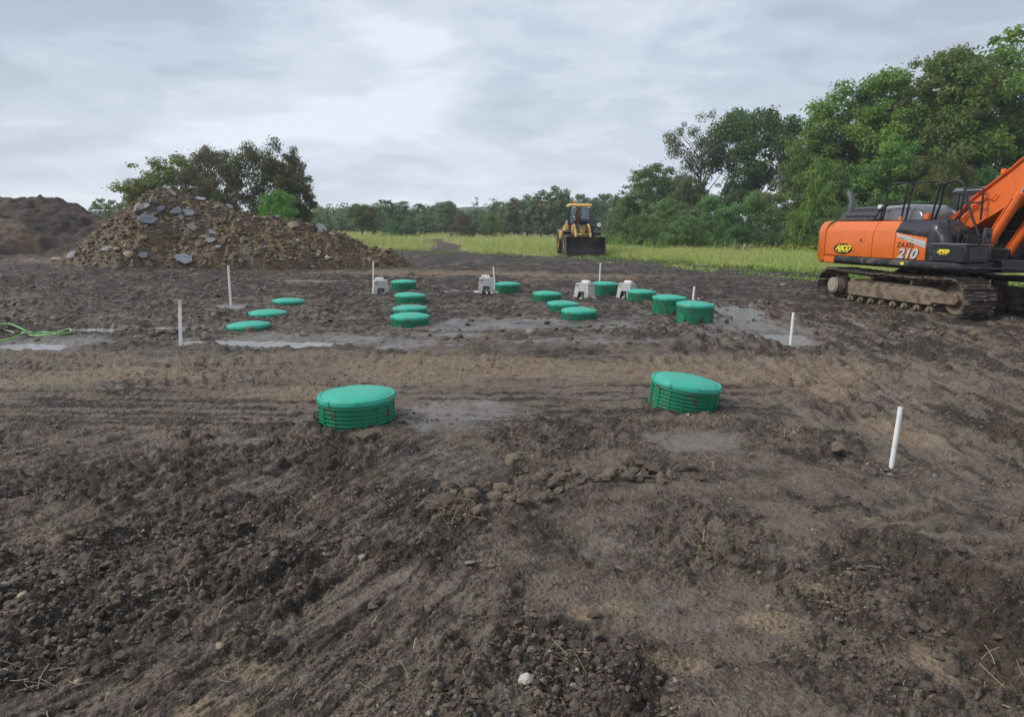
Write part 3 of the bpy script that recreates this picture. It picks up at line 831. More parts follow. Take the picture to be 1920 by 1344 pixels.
M_slab = surf('grey_slate', (0.185, 0.205, 0.23), 0.5, var=0.25, scale=3, dirt=(0.15, 0.11, 0.075), dirt_amt=0.14, dirt_scale=3, bump=0.2, bscale=8)
M_tanstone = surf('tan_stone', (0.30, 0.24, 0.155), 0.8, var=0.25, scale=3, dirt=(0.13, 0.095, 0.06), dirt_amt=0.25, dirt_scale=3)
M_greystone = surf('weathered_grey_stone', (0.21, 0.195, 0.17), 0.75, var=0.25, scale=3, dirt=(0.12, 0.09, 0.06), dirt_amt=0.3, dirt_scale=3)
M_whitestone = surf('chalky_stone', (0.46, 0.44, 0.40), 0.7, var=0.25, scale=20, dirt=(0.16, 0.13, 0.10), dirt_amt=0.4, dirt_scale=12)
M_clod = surf('earth_clod', (0.085, 0.065, 0.047), 0.6, var=0.4, scale=14, dirt=(0.14, 0.108, 0.078), dirt_amt=0.5, dirt_scale=6, bump=0.6, bscale=40)
M_ochreclod = surf('ochre_clod', (0.15, 0.113, 0.078), 0.85, var=0.3, scale=9, bump=0.5, bscale=40)

def heap_spot(px, py):
    """where the ray of a pixel meets the heap"""
    d = CAMROT @ Vector(((px - 960) / 1280, -(py - 672) / 1280, -1)); d /= d.y
    Y = np.linspace(25, 33, 500); X = d.x * Y; Z = CAM_H + d.z * Y
    hh = np.maximum(heap_h(X, Y), base_h(X, Y))
    k = np.argmax(Z <= hh) if (Z <= hh).any() else int(np.argmin(np.abs(Z - hh)))
    x, y = X[k], Y[k]
    e = 0.35
    gx = float(heap_h(np.array([x + e]), np.array([y]))[0] - heap_h(np.array([x - e]), np.array([y]))[0]) / (2 * e)
    gy = float(heap_h(np.array([x]), np.array([y + e]))[0] - heap_h(np.array([x]), np.array([y - e]))[0]) / (2 * e)
    n = Vector((-gx, -gy, 1.0)).normalized()
    if n.y > 0: n.y = -n.y * 0.3
    return Vector((x, y, float(hh[k]))), n

def lay(o, p, n, spin, size, sink=0.0):
    q = Vector((0, 0, 1)).rotation_difference(n)
    M = q.to_matrix().to_4x4() @ Matrix.Rotation(spin, 4, 'Z')
    o.matrix_world = Matrix.Translation(p - n * sink) @ M @ Matrix.Diagonal((*size, 1))

SLABS = [  # px, py, width px, height px, spin, label
    (276, 413, 36, 27, 20, 'largest blue grey slab, propped face-on on the shoulder of the rubble heap'),
    (302, 394, 18, 15, 60, 'square grey slab just above the largest slab on the heap'),
    (331, 398, 24, 18, 50, 'long narrow grey slab set at a slant, right of the square slab near the heap top'),
    (354, 399, 26, 13, 15, 'wide dark grey slab lying below the heap top, right of the slanted one'),
    (376, 364, 22, 10, -25, 'blue grey slab sliding off the ridge just right of the heap peak'),
    (316, 347, 18, 7, 0, 'small pale slab lying flat on the very peak of the heap'),
    (325, 364, 14, 8, -20, 'small light grey slab a little under the heap peak'),
    (272, 387, 20, 8, 5, 'flat grey slab on top of the dark boulder at the heap shoulder'),
    (340, 409, 14, 12, -50, 'small grey slab under the wide dark slab, half buried in brown soil'),
    (401, 391, 9, 11, 80, 'little upright blue grey slab in the middle of the upper slope'),
    (273, 427, 8, 13, 80, 'narrow upright blue slab just below the largest slab'),
    (200, 469, 22, 11, 0, 'light blue slab lying low on the steep end of the heap'),
    (134, 480, 24, 15, 35, 'tilted blue slab at the foot of the heap, nearest the earth mound'),
    (269, 480, 20, 10, 20, 'pale blue slab lying near the heap foot, left of the white stake'),
    (346, 486, 34, 12, -10, 'broad grey slab at the heap foot, half covered by brown dirt'),
    (398, 437, 18, 10, 0, 'grey slab standing out in the middle of the heap face'),
    (394, 452, 20, 9, 10, 'dark grey slab in the shaded hollow in the middle of the heap'),
    (454, 452, 13, 7, -30, 'small blue slab on the bare brown middle slope'),
    (497, 464, 8, 9, 60, 'small pale slab alone low on the bare brown slope'),
    (516, 482, 8, 6, 0, 'smallest pale slab near the foot of the bare brown slope'),
    (520, 407, 10, 9, 20, 'light slab under the ridge of the lower end of the heap'),
    (602, 419, 24, 14, -35, 'long bluish slab sticking out of the ridge at the low end of the heap'),
    (601, 436, 12, 11, 20, 'small pale slab below the long bluish slab at the low end'),
    (612, 467, 9, 11, 70, 'small light blue slab low on the dark end of the heap'),
    (682, 453, 10, 9, 30, 'last pale slab on the dark tail of the heap, next to the meadow'),
    (428, 371, 16, 8, 0, 'grey slab lying on the ridge below the bronze trees'),
    (361, 428, 22, 9, 0, 'flat brownish grey slab in the upper middle of the heap'),
    (350, 440, 20, 26, 75, 'tall tan grey slab leaning upright in the middle of the heap face'),
]
def build_slabs():
    for i, (px, py, w, h, sp, lab) in enumerate(SLABS):
        p, n = heap_spot(px, py)
        s = w * p.y / 1280 * 0.84
        me = slab_mesh('stone_slab', 500 + i, 7)
        me.materials.append(M_greystone if 'tan grey' in lab or 'brownish' in lab else M_slab)
        o = bpy.data.objects.new('stone_slab', me); COL.objects.link(o)
        v = Vector((-p.x, -p.y, 0)).normalized()
        # blocks that read tall in the photo stand up; flat ones lie along the slope
        k = min(1.0, h / w)
        nn = (n * 0.6 + v * (0.9 * k) + Vector((0, 0, 0.45 * (1 - k)))).normalized()
        lay(o, p + v * 0.10 + Vector((0, 0, 0.03)), nn, R(sp), (s, s, s * 0.8), 0.0)
        tag(o, lab, 'stone slab', 'grey stone slabs on the rubble heap')
    # special stones
    def special(px, py, w, mat, seed, label, flat=.7, name='boulder', cat='boulder'):
        p, n = heap_spot(px, py); s = w * p.y / 1280 * 0.5
        me = rock_mesh(name, seed, 2, flat, .3, 7); me.materials.append(mat)
        o = bpy.data.objects.new(name, me); COL.objects.link(o)
        lay(o, p + Vector((0, -0.1, 0.02)), (n + Vector((0, 0, 1))).normalized(), seed, (s, s, s), 0)
        tag(o, label, cat)
    special(263, 395, 26, M_greystone, 71, 'dark boulder under a flat slab on the shoulder of the rubble heap', .8)
    special(551, 423, 22, M_tanstone, 72, 'yellow ochre boulder near the low end of the rubble heap', .9)
    special(290, 379, 20, M_greystone, 73, 'brown grey boulder under the peak of the rubble heap', .8)
    special(222, 468, 12, M_tanstone, 74, 'square tan stone beside the light blue slab low on the heap', .8, 'stone', 'stone')
    special(244, 478, 20, M_tanstone, 75, 'long tan stone near the heap foot', .4, 'stone', 'stone')
    special(272, 447, 12, M_tanstone, 76, 'yellowish stone below the narrow upright blue slab', .6, 'stone', 'stone')
    special(615, 485, 12, M_whitestone, 77, 'whitish stone at the foot of the dark end of the heap', .6, 'stone', 'stone')
    special(110, 486, 26, M_tanstone, 78, 'flat pale stone at the far foot of the heap beside the tilted slab', .3, 'stone', 'stone')
    special(362, 508, 18, M_tanstone, 79, 'tan stone lying on the mud just in front of the heap', .5, 'stone', 'stone')
    # smaller stones nobody tells apart
    rng = random.Random(9)
    protos = {}
    for kind, mats in (('grey', M_slab), ('grey2', M_greystone), ('tan', M_tanstone)):
        for k in range(3):
            me = slab_mesh('small_stone', 700 + k * 7 + len(kind), 7) if k < 2 else rock_mesh('small_stone', 750 + len(kind), 1, .6, .3, 6)
            me.materials.append(mats); protos.setdefault(kind, []).append((me, 1.0 if k < 2 else 0.5))
    labels = {'grey': ('small broken blue grey stone lying among the soil of the rubble heap', 'small blue grey stones on the heap'),
              'grey2': ('small broken brownish grey stone lying among the soil of the rubble heap', 'small brownish grey stones on the heap'),
              'tan': ('small broken tan stone lying among the soil of the rubble heap', 'small tan stones on the heap')}
    n = 0
    while n < 100:
        px = rng.uniform(120, 760); py = rng.uniform(348, 500)
        top = np.interp(px, [95, 150, 235, 290, 320, 370, 440, 500, 560, 600, 650, 700, 770], [497, 470, 402, 362, 347, 368, 382, 397, 412, 420, 438, 467, 496])
        if py < top + 4 or py > 503 - max(0, (px - 600) * 0.02): continue
        if px > 640 and rng.random() < .6: continue
        kind = rng.choice(['grey', 'grey2', 'grey2', 'tan', 'tan'])
        p, nn = heap_spot(px, py)
        me, f = rng.choice(protos[kind])
        o = bpy.data.objects.new('small_stone', me); COL.objects.link(o)
        s = rng.choice([.08, .09, .10, .12, .13, .15, .18, .22]) * f
        q = (nn + Vector((rng.uniform(-.5, .5), rng.uniform(-.8, .1), rng.uniform(-.2, .6)))).normalized()
        lay(o, p + nn * 0.03, q, rng.uniform(0, 6.28), (s, s * rng.uniform(.7, 1), s), 0)
        tag(o, labels[kind][0], 'stone', labels[kind][1])
        n += 1
build_slabs()

def scatter(name, spots, sizes, protos, mats, mat_idx_fn, seed, flat=(0.6, 1.0), sink=0.25, smooth=True):
    """one object of very many small lumps (nobody could count them)"""
    rng = np.random.default_rng(seed)
    V = []; F = []; MI = []; b = 0
    for p, s in zip(spots, sizes):
        pv, pf = protos[rng.integers(len(protos))]
        a = rng.uniform(0, 6.283); ca, sa = math.cos(a), math.sin(a)
        sc = s * np.array([rng.uniform(.75, 1.25), rng.uniform(.75, 1.25), rng.uniform(*flat)])
        v = pv * sc
        tl = rng.uniform(-.5, .5)
        v = np.stack([v[:, 0], v[:, 1] * math.cos(tl) - v[:, 2] * math.sin(tl), v[:, 1] * math.sin(tl) + v[:, 2] * math.cos(tl)], -1)
        v = np.stack([v[:, 0] * ca - v[:, 1] * sa, v[:, 0] * sa + v[:, 1] * ca, v[:, 2]], -1) + np.asarray(p) + np.array([0, 0, s * (0.5 - sink)])
        V.append(v); F.append(pf + b); b += len(pv)
        MI.append(np.full(len(pf), mat_idx_fn(rng), dtype=np.int32))
    me = np_mesh(name, np.concatenate(V), np.concatenate(F), smooth)
    for m in mats: me.materials.append(m)
    me.polygons.foreach_set("material_index", np.concatenate(MI))
    o = bpy.data.objects.new(name, me); COL.objects.link(o)
    return tag(o, kind='stuff')

def proto_arrays(seeds, sub, sharp=.35, cuts=4, flat=1.0):
    r = []
    for s in seeds:
        me = rock_mesh('tmp', s, sub, flat, sharp, cuts)
        v = np.array([tuple(q.co) for q in me.vertices]); f = np.array([tuple(p.vertices) for p in me.polygons])
        r.append((v, f)); bpy.data.meshes.remove(me)
    return r
P_small = proto_arrays(range(900, 908), 1, .6, 5)
P_crumb = proto_arrays(range(930, 942), 0 + 1, .7, 8)
P_mid = proto_arrays(range(910, 916), 2)

def build_loose_soil():
    rng = np.random.default_rng(3)
    # loose lumps: even over the picture, so thin close by and dense far off
    n = 46000
    px = rng.uniform(-150, 2070, n); py = 640 + (1420 - 640) * rng.uniform(0, 1, n) ** 0.9
    X = []; Y = []; S = []
    pts = [at(a, b) for a, b in zip(px, py)]
    x = np.array([p.x for p in pts]); y = np.array([p.y for p in pts])
    dens = fbm(x * 0.7, y * 0.7, 401, 4) + 0.25 * fbm(x * 2.5, y * 2.5, 405, 2)
    h, pale, wet, sand, g, rut = ground(x, y)
    left = sstep(0.8, -0.8, x) * 0.10
    keep = (dens + left + rng.uniform(-.35, .35, n) > 0.08 + 0.30 * wet + 0.10 * sand)
    d = np.hypot(x, y)
    s = np.minimum((0.0020 + 0.0024 * rng.exponential(1.0, n) ** 1.4 + 0.0008 * d) * (.7 + .6 * sstep(-.2, .4, dens)), 0.024)
    x, y, h, s = x[keep], y[keep], h[keep], s[keep]
    o = scatter('loose_soil', np.stack([x, y, h], -1), s, P_crumb, [M_clod, M_ochreclod, M_greystone, M_tanstone],
                lambda r: int(r.choice(4, p=[.94, .035, .015, .01])), 5, sink=.45, smooth=False)
    # coarse rubble and soil lumps of the heap
    n = 14000
    x = rng.uniform(-19.8, -3.8, n); y = rng.uniform(25.4, 31, n)
    z = heap_h(x, y)
    k = z > 0.03
    x, y, z = x[k], y[k], z[k]
    s = np.minimum(0.025 + 0.024 * rng.exponential(1.0, len(x)), 0.14)
    scatter('heap_rubble', np.stack([x, y, z], -1), s, P_small, [M_heap, M_greystone, M_tanstone, M_clod, M_slab],
            lambda r: int(r.choice(5, p=[.80, .055, .055, .09, .0])), 6, flat=(.35, .9))
    # dark lumps out on the far mud
    n = 5200
    px = rng.uniform(-100, 2000, n); py = rng.uniform(474, 640, n)
    pts = [at(a, b) for a, b in zip(px, py)]
    x = np.array([p.x for p in pts]); y = np.array([p.y for p in pts])
    h, pale, wet, sand, g, rut = ground(x, y)
    dens = fbm(x * 0.5, y * 0.5, 411, 4)
    k = (g < 0.3) & (dens > -0.02) & (sand < .5) & (wet < .75)
    x, y, h = x[k], y[k], h[k]
    s = np.minimum(0.02 + 0.02 * rng.exponential(1.0, len(x)) + 0.0006 * y, 0.1)
    scatter('soil_lumps', np.stack([x, y, h], -1), s, P_small, [M_clod, M_ochreclod, M_greystone], lambda r: int(r.choice(3, p=[.9, .06, .04])), 8, sink=.4)
build_loose_soil()

def build_clods():
    """the larger lumps one could pick up: things of their own"""
    rng = random.Random(21)
    protos = []
    for k in range(5):
        me = rock_mesh('earth_clod', 820 + k, 3, .75, .45, 3); me.materials.append(M_clod); protos.append(me)
    ridge_protos = list(protos)
    for k in range(4):
        me = rock_mesh('earth_clod', 860 + k, 3, .8, .4, 5); me.materials.append(M_ochreclod); ridge_protos.append(me)
    def clod(px, py, wpx, label, group=None, mat=None, name='earth_clod', cat='clod', seed=None, flat=None, cuts=6, sharp=.3):
        p = on_ground(px, py); s = wpx * p.y / 1280 * 0.55
        if mat is None: me = rng.choice(protos if not (group and 'ridge' in group) else ridge_protos)
        else:
            me = rock_mesh(name, seed, 3, flat or .75, sharp, cuts); me.materials.append(mat)
        o = bpy.data.objects.new(name, me); COL.objects.link(o)
        z = float(gzv(np.array([p.x]), np.array([p.y]))[0])
        o.location = (p.x, p.y, z + s * 0.22)
        o.rotation_euler = (rng.uniform(-.3, .3), rng.uniform(-.3, .3), rng.uniform(0, 6.28))
        o.scale = (s * rng.uniform(.85, 1.15), s * rng.uniform(.85, 1.15), s * rng.uniform(.8, 1.1))
        tag(o, label, cat, group)
    clod(967, 868, 42, 'largest tan boulder lying on the low ridge of clods in the foreground', mat=M_ochreclod, name='boulder', cat='boulder', seed=31, flat=.8)
    clod(987, 1278, 34, 'chalky white and grey stone at the bottom edge of the mud', mat=M_whitestone, name='stone', cat='stone', seed=32, flat=.85, cuts=9)
    clod(881, 1056, 28, 'flat pale grey stone pressed into the foreground mud', mat=M_greystone, name='stone', cat='stone', seed=33, flat=.25)
    clod(835, 915, 26, 'reddish brown clod at the near end of the clod ridge', mat=M_ochreclod, seed=34)
    clod(930, 900, 30, 'big brown clod below the tan boulder on the clod ridge', mat=M_clod, seed=35)
    clod(840, 950, 34, 'dark clod with dead grass roots growing out of it', mat=M_clod, seed=36, flat=1.0)
    clod(1203, 876, 24, 'angular ochre clod at the far end of the clod ridge', mat=M_ochreclod, seed=37)
    clod(1170, 872, 28, 'rounded brown clod next to the angular ochre clod', mat=M_ochreclod, seed=38)
    clod(1570, 846, 32, 'ochre stone lying between the tilted riser and the white pipe with a coupling', mat=M_ochreclod, name='stone', cat='stone', seed=39)
    clod(1170, 612, 6, 'little stone between the risers', mat=M_ochreclod, name='stone', cat='stone', seed=40)
    clod(568, 629, 14, 'ochre stone on the mud beside the flat green lids', mat=M_tanstone, name='stone', cat='stone', seed=41)
    clod(70, 640, 0.1 + 10, 'dark clod lying on the green hose', mat=M_clod, seed=42)
    clod(1190, 600, 8, 'brown lump of soil by the three low risers', mat=M_clod, seed=43)
    clod(34, 1121, 26, 'yellowish stone at the edge of the foreground mud', mat=M_tanstone, name='stone', cat='stone', seed=44, flat=.6)
    clod(412, 1212, 16, 'small ochre pebble lying alone in the dark foreground', mat=M_tanstone, name='stone', cat='stone', seed=45)
    clod(660, 1248, 24, 'round brown clod in the middle of the fine foreground soil', mat=M_clod, seed=46)
    clod(688, 818, 34, 'long clod lying against the front of the upright riser', mat=M_clod, seed=47, flat=.6)
    clod(596, 815, 26, 'brown clod at the foot of the upright riser, on its shaded side', mat=M_clod, seed=48, flat=.6)
    clod(505, 888, 30, 'grey clod alone on the mud in front of the upright riser', mat=M_clod, seed=49, flat=.7)
    clod(1420, 992, 20, 'small dark clod with a flat top in the open foreground', mat=M_clod, seed=50)
    clod(1100, 1205, 22, 'brown clod up the slope from the chalky stone', mat=M_clod, seed=51)
    L1 = 'brown clod in the low ridge of clods across the foreground'
    for k in range(84):
        t = rng.random()
        px = 825 + t * 470 + rng.uniform(-25, 25); py = 935 - t * 62 + rng.gauss(0, 16) + (12 if t < .3 else 0)
        clod(px, py, rng.choice([10, 12, 14, 16, 18, 20, 24, 28]), L1, 'clods in the foreground ridge')
    L2 = 'brown clod of earth lying loose on the churned foreground mud'
    spots = []
    for k in range(95):
        if k < 45: px, py = rng.uniform(0, 420), rng.uniform(1030, 1340)
        elif k < 60: px, py = rng.uniform(1030, 1180), rng.uniform(1200, 1340)
        elif k < 78: px, py = rng.uniform(1700, 1920), rng.uniform(1030, 1340)
        else: px, py = rng.uniform(300, 1800), rng.uniform(830, 1330)
        clod(px, py, rng.choice([14, 16, 18, 20, 24, 28]) * (0.75 if py < 1000 else 1), L2, 'loose clods on the foreground mud')
    L3 = 'dark clod of wet soil in the strip of ground around the green risers'
    for k in range(60):
        px, py = rng.uniform(560, 1420), rng.uniform(560, 650)
        if any(abs(px - r[1]) < 42 and -6 < py - r[2] + 14 < 26 for r in RISERS): continue
        clod(px, py, rng.choice([6, 7, 8, 10, 12]), L3, 'dark clods around the risers')
build_clods()

def build_straw():
    rng = np.random.default_rng(12)
    V = []; F = []; b = 0
    def bit(x, y, z, l, w, a, lift, curve):
        nonlocal b
        n = 4
        for k in range(n):
            t = k / (n - 1) - .5
            aa = a + curve * t
            px = x + math.cos(a) * l * t + math.sin(a) * curve * l * (t * t) ; py = y + math.sin(a) * l * t - math.cos(a) * curve * l * (t * t)
            nx, ny = -math.sin(aa) * w / 2, math.cos(aa) * w / 2
            pz = z + lift * (t + .5)
            V.extend([(px + nx, py + ny, pz), (px - nx, py - ny, pz + w * .3)])
        for k in range(n - 1):
            F.append((b + 2 * k, b + 2 * k + 1, b + 2 * k + 3, b + 2 * k + 2))
        b += 2 * n
    def clump(px, py, spread, n, llo, lhi):
        p = at(px, py)
        for _ in range(n):
            x = p.x + rng.normal(0, spread); y = p.y + rng.normal(0, spread)
            z = gz(x, y) + 0.012
            bit(x, y, z, rng.uniform(llo, lhi), rng.uniform(.0014, .0028), rng.uniform(0, 6.28), rng.uniform(-.005, .05), rng.uniform(-.5, .5))
    for _ in range(330):
        px, py = rng.uniform(0, 1920), rng.uniform(820, 1340)
        p = at(px, py); z = float(gzv(np.array([p.x]), np.array([p.y]))[0])
        bit(p.x, p.y, z + 0.008, rng.uniform(.015, .07), rng.uniform(.0014, .0028), rng.uniform(0, 6.28), rng.uniform(-.004, .02), rng.uniform(-.6, .6))
    for c in [(850, 965, .07, 46, .06, .2), (800, 1250, .06, 9, .04, .12), (75, 1285, .05, 12, .04, .10), (1300, 1030, .05, 16, .04, .1), (1480, 815, .10, 60, .05, .15),
              (1330, 880, .07, 26, .04, .12), (1330, 920, .06, 14, .04, .1), (1900, 1270, .07, 12, .05, .13), (360, 1090, .05, 10, .05, .12), (1060, 1250, .04, 8, .06, .14), (1650, 760, .3, 60, .05, .16), (590, 830, .06, 20, .05, .12), (1370, 790, .05, 20, .05, .12)]:
        clump(*c)
    me = np_mesh('straw', np.array(V), np.array(F), True)
    o = link_obj('straw', me, M_straw); tag(o, kind='stuff')
build_straw()
# ------------------------------------------------------------------ green tank risers
RAD = 0.335
def riser_meshes():
    """one lid and one ribbed body, shared by every riser"""
    lid = MB()
    prof = [(0.0, 0.090), (0.06, 0.0895), (0.12, 0.087), (0.18, 0.082), (0.23, 0.075), (0.27, 0.066), (0.298, 0.055), (0.306, 0.050), (0.309, 0.045), (0.313, 0.045),
            (0.316, 0.052), (0.326, 0.053), (0.338, 0.050), (0.343, 0.043), (0.344, 0.010), (0.340, 0.004), (0.30, 0.004)]
    lid.lathe(prof, 72)
    for k in range(8):
        a = 2 * math.pi * (k + .3) / 8; M = Matrix.Rotation(a, 4, 'Z')
        lid.prism([(-.016, .012), (.016, .012), (.012, .046), (-.012, .046)], 'x', .335, .352, 0, M)
    for k in range(8):
        a = 2 * math.pi * (k + .3) / 8; M = Matrix.Rotation(a, 4, 'Z')
        lid.cyl(M @ Vector((.331, 0, .05)), M @ Vector((.331, 0, .058)), .006, 8)
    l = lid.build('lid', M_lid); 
    def body(height, discs, name):
        b = MB()
        zt = 0.004; prof = [(0.30, zt)]
        prof += [(0.337, zt), (0.339, zt - .012), (0.339, zt - .026), (0.324, zt - .029)]
        z = zt - .030
        while z > -height - .25:
            prof += [(0.324, z - .024), (0.338, z - .026), (0.339, z - .034), (0.324, z - .036)]
            z -= .036
        b.lathe(prof, 72)
        for k in range(16):
            a = 2 * math.pi * k / 16; M = Matrix.Rotation(a, 4, 'Z')
            b.box(.300, .3365, -.006, .006, -height - .22, zt - .02, 0, M)
        for (deg, zz) in discs:
            M = Matrix.Rotation(R(deg), 4, 'Z')
            b.cyl(M @ Vector((.30, 0, zz)), M @ Vector((.342, 0, zz)), .085, 28)
            b.cyl(M @ Vector((.342, 0, zz)), M @ Vector((.347, 0, zz)), .072, 28)
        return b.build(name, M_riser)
    return l, body
LID, BODY = riser_meshes()
RLAB = {
 'A': 'upright green ribbed riser in the foreground mud, standing straight, with clods at its base',
 'B': 'foreground green ribbed riser leaning to one side with a deep wall of ribs',
 'C1': 'flat green lid lying at soil level, farthest of the row beside the two white stakes',
 'C2': 'flat green lid lying at soil level, middle of the row beside the two white stakes',
 'C3': 'flat green lid lying at soil level, nearest of the row beside the two white stakes',
 'D0': 'green riser next to the concrete pedestal nearest the rubble heap',
 'D1': 'farthest of three low green risers in a line below the pedestal near the heap',
 'D2': 'middle of three low green risers in a line, lid almost touching the one in front',
 'D3': 'front of three low green risers in a line, with soil banked against its rim',
 'E0': 'green riser close beside the second concrete pedestal and its white stake',
 'E1': 'farthest of three low green risers in the slanting middle row',
 'E2': 'middle one of three low green risers in the slanting middle row',
 'E3': 'nearest of three low green risers in the slanting middle row',
 'F0': 'tall green riser standing between the third and fourth concrete pedestals',
 'F1': 'green riser standing in front of the fourth concrete pedestal, partly hiding it',
 'F2': 'tall green riser with one round knockout disc facing the camera',
 'F3': 'tall green riser with two round knockout discs, at the puddle with a white stake behind'}
def build_risers():
    for i, (k, px, py, ht, tilt, nd) in enumerate(RISERS):
        p = at(px, py)
        ra = np.linspace(0, 6.283, 24); z0 = float(np.median(gzv(p.x + .40 * np.cos(ra), p.y + .40 * np.sin(ra)))) - .012
        root = thing('tank_riser', RLAB[k], 'tank riser', (p.x, p.y, z0), 0, 'green tank risers set in the mud')
        root.rotation_euler = (R(tilt[0]), R(tilt[1]), 0)
        l = LID if i == 0 else LID.copy()
        if i: COL.objects.link(l)
        l.parent = root; l.location = (0, 0, ht); l.rotation_euler = (0, 0, R(37 * i))
        dz = 0.13
        cam_a = math.degrees(math.atan2(-p.y, -p.x))
        discs = {0: [], 1: [(cam_a + 12, -.20)], 2: [(cam_a + 10, -.19)], 3: [(cam_a - 42, -.20), (cam_a + 42, -.20)]}[nd]
        b = BODY(0.25, discs, 'riser_body')
        b.parent = root; b.location = (0, 0, ht)
        b.rotation_euler = (0, 0, 0 if nd else R(29 * i))
build_risers()

# ------------------------------------------------------------------ concrete pedestals
def pedestal_parts():
    H = .43; b0, b1, t0, t1 = -.235, .235, -.19, .19      # half widths at foot and top
    w = MB()
    def wx(z): return .235 - (.235 - .185) * z / H
    T = .05
    # shell: slab on top, two side walls, back wall, front wall as an arch
    w.loft([[(-.192, -.192, H - .05), (.192, -.192, H - .05), (.192, .192, H - .05), (-.192, .192, H - .05)],
            [(-.185, -.185, H), (.185, -.185, H), (.185, .185, H), (-.185, .185, H)]])
    for s in (-1, 1):
        w.loft([[(s * .235, -.185, 0), (s * .235, .185, 0), (s * .185, .185, 0), (s * .185, -.185, 0)],
                [(s * .192, -.145, H - .051), (s * .192, .145, H - .051), (s * .142, .145, H - .051), (s * .142, -.145, H - .051)]])
    w.loft([[(-.235, .235, 0), (.235, .235, 0), (.235, .187, 0), (-.235, .187, 0)],
            [(-.192, .192, H - .051), (.192, .192, H - .051), (.192, .147, H - .051), (-.192, .147, H - .051)]])
    def fp(x, z, o): return (x, -(wx(z)) + o, z)
    out_ = [(-.235, 0), (-.115, 0), (-.082, .205), (.082, .205), (.115, 0), (.235, 0), (.192, H - .051), (-.192, H - .051)]
    vs = [fp(x, z, 0) for x, z in out_] + [fp(x, z, T) for x, z in out_]
    w.add(vs, [(0, 1, 2, 7), (2, 3, 6, 7), (3, 4, 5, 6), (8, 15, 10, 9), (10, 15, 14, 11), (11, 14, 13, 12)] + [(i, (i + 1) % 8, 8 + (i + 1) % 8, 8 + i) for i in range(8)])
    housing = w.build('concrete_housing', M_conc, None, bevel=.008)
    # bolt holes
    holes = []
    for s in (-1, 1): d = MB(); d.cyl((s * .12, -wx(.30) - .004, .30), (s * .12, -wx(.30) + .02, .30), .014, 12); holes.append(d.build('bolt', M_black))
    f = MB()
    fo = [(-.112, .004), (-.080, .202), (.080, .202), (.112, .004)]; fi = [(-.090, .004), (-.064, .180), (.064, .180), (.090, .004)]
    for k in range(3):
        q = [fo[k], fo[k + 1], fi[k + 1], fi[k]]
        vs = [fp(x, z, .006) for x, z in q] + [fp(x, z, .045) for x, z in q]
        f.add(vs, [(0, 1, 2, 3), (7, 6, 5, 4)] + [(i, (i + 1) % 4, 4 + (i + 1) % 4, 4 + i) for i in range(4)])
    frame = f.build('opening_frame', M_black)
    c = MB(); c.box(-.075, .075, -.10, .12, .03, .17); c.cyl((0, -.105, .10), (0, -.10, .10), .05, 20)
    canister = c.build('pump_canister', M_greyplast, None, bevel=.015)
    s = MB(); s.cyl((.02, -.30, .022), (.02, -.14, .035), .026, 16)
    stub = s.build('pipe_stub', M_white)
    e = MB(); e.cyl((-.33, .02, .015), (-.22, .02, .03), .035, 14); ends = e.build('side_pipe', M_white)
    e = MB(); e.cyl((.22, .02, .03), (.34, .02, .015), .035, 14); ends2 = e.build('side_pipe', M_white)
    j = MB(); j.box(-.13, .10, .04, .16, H + .001, H + .065)
    jb = j.build('valve_box', M_white, None, bevel=.012)
    hnds = []
    for x in (-.05, .04):
        k = MB(); k.cyl((x, .10, H + .065), (x, .10, H + .085), .015, 12); k.box(x - .026, x + .026, .092, .108, H + .085, H + .10)
        hnds.append(k.build('valve_handle', M_red, None, bevel=.003))
    return [housing] + holes + [frame, canister, stub, ends, ends2, jb] + hnds
PED = pedestal_parts()
def build_pedestals():
    spec = [(711, 552, 4, 'weathered concrete pedestal with a black framed opening, nearest the rubble heap', .9),
            (911, 556, 0, 'second concrete pedestal, with a white canister filling its framed opening', .92),
            (1097, 563, -26, 'concrete pedestal turned aside, two bolt holes above its opening, fully in view', .9),
            (1177, 561, -26, 'concrete pedestal partly hidden behind a green riser, white valve box on top', .86)]
    for i, (px, py, rz, lab, sc) in enumerate(spec):
        p = at(px, py); p = at(px, py) + Vector((0, .18, 0))
        root = thing('concrete_pedestal', lab, 'pedestal', (p.x, p.y, gz(p.x, p.y) - .01), R(rz) - math.atan2(p.x, p.y), 'concrete valve pedestals')
        root.scale = (sc, sc, sc)
        for o in PED:
            c = o if i == 0 else o.copy()
            if i: COL.objects.link(c)
            c.parent = root
build_pedestals()

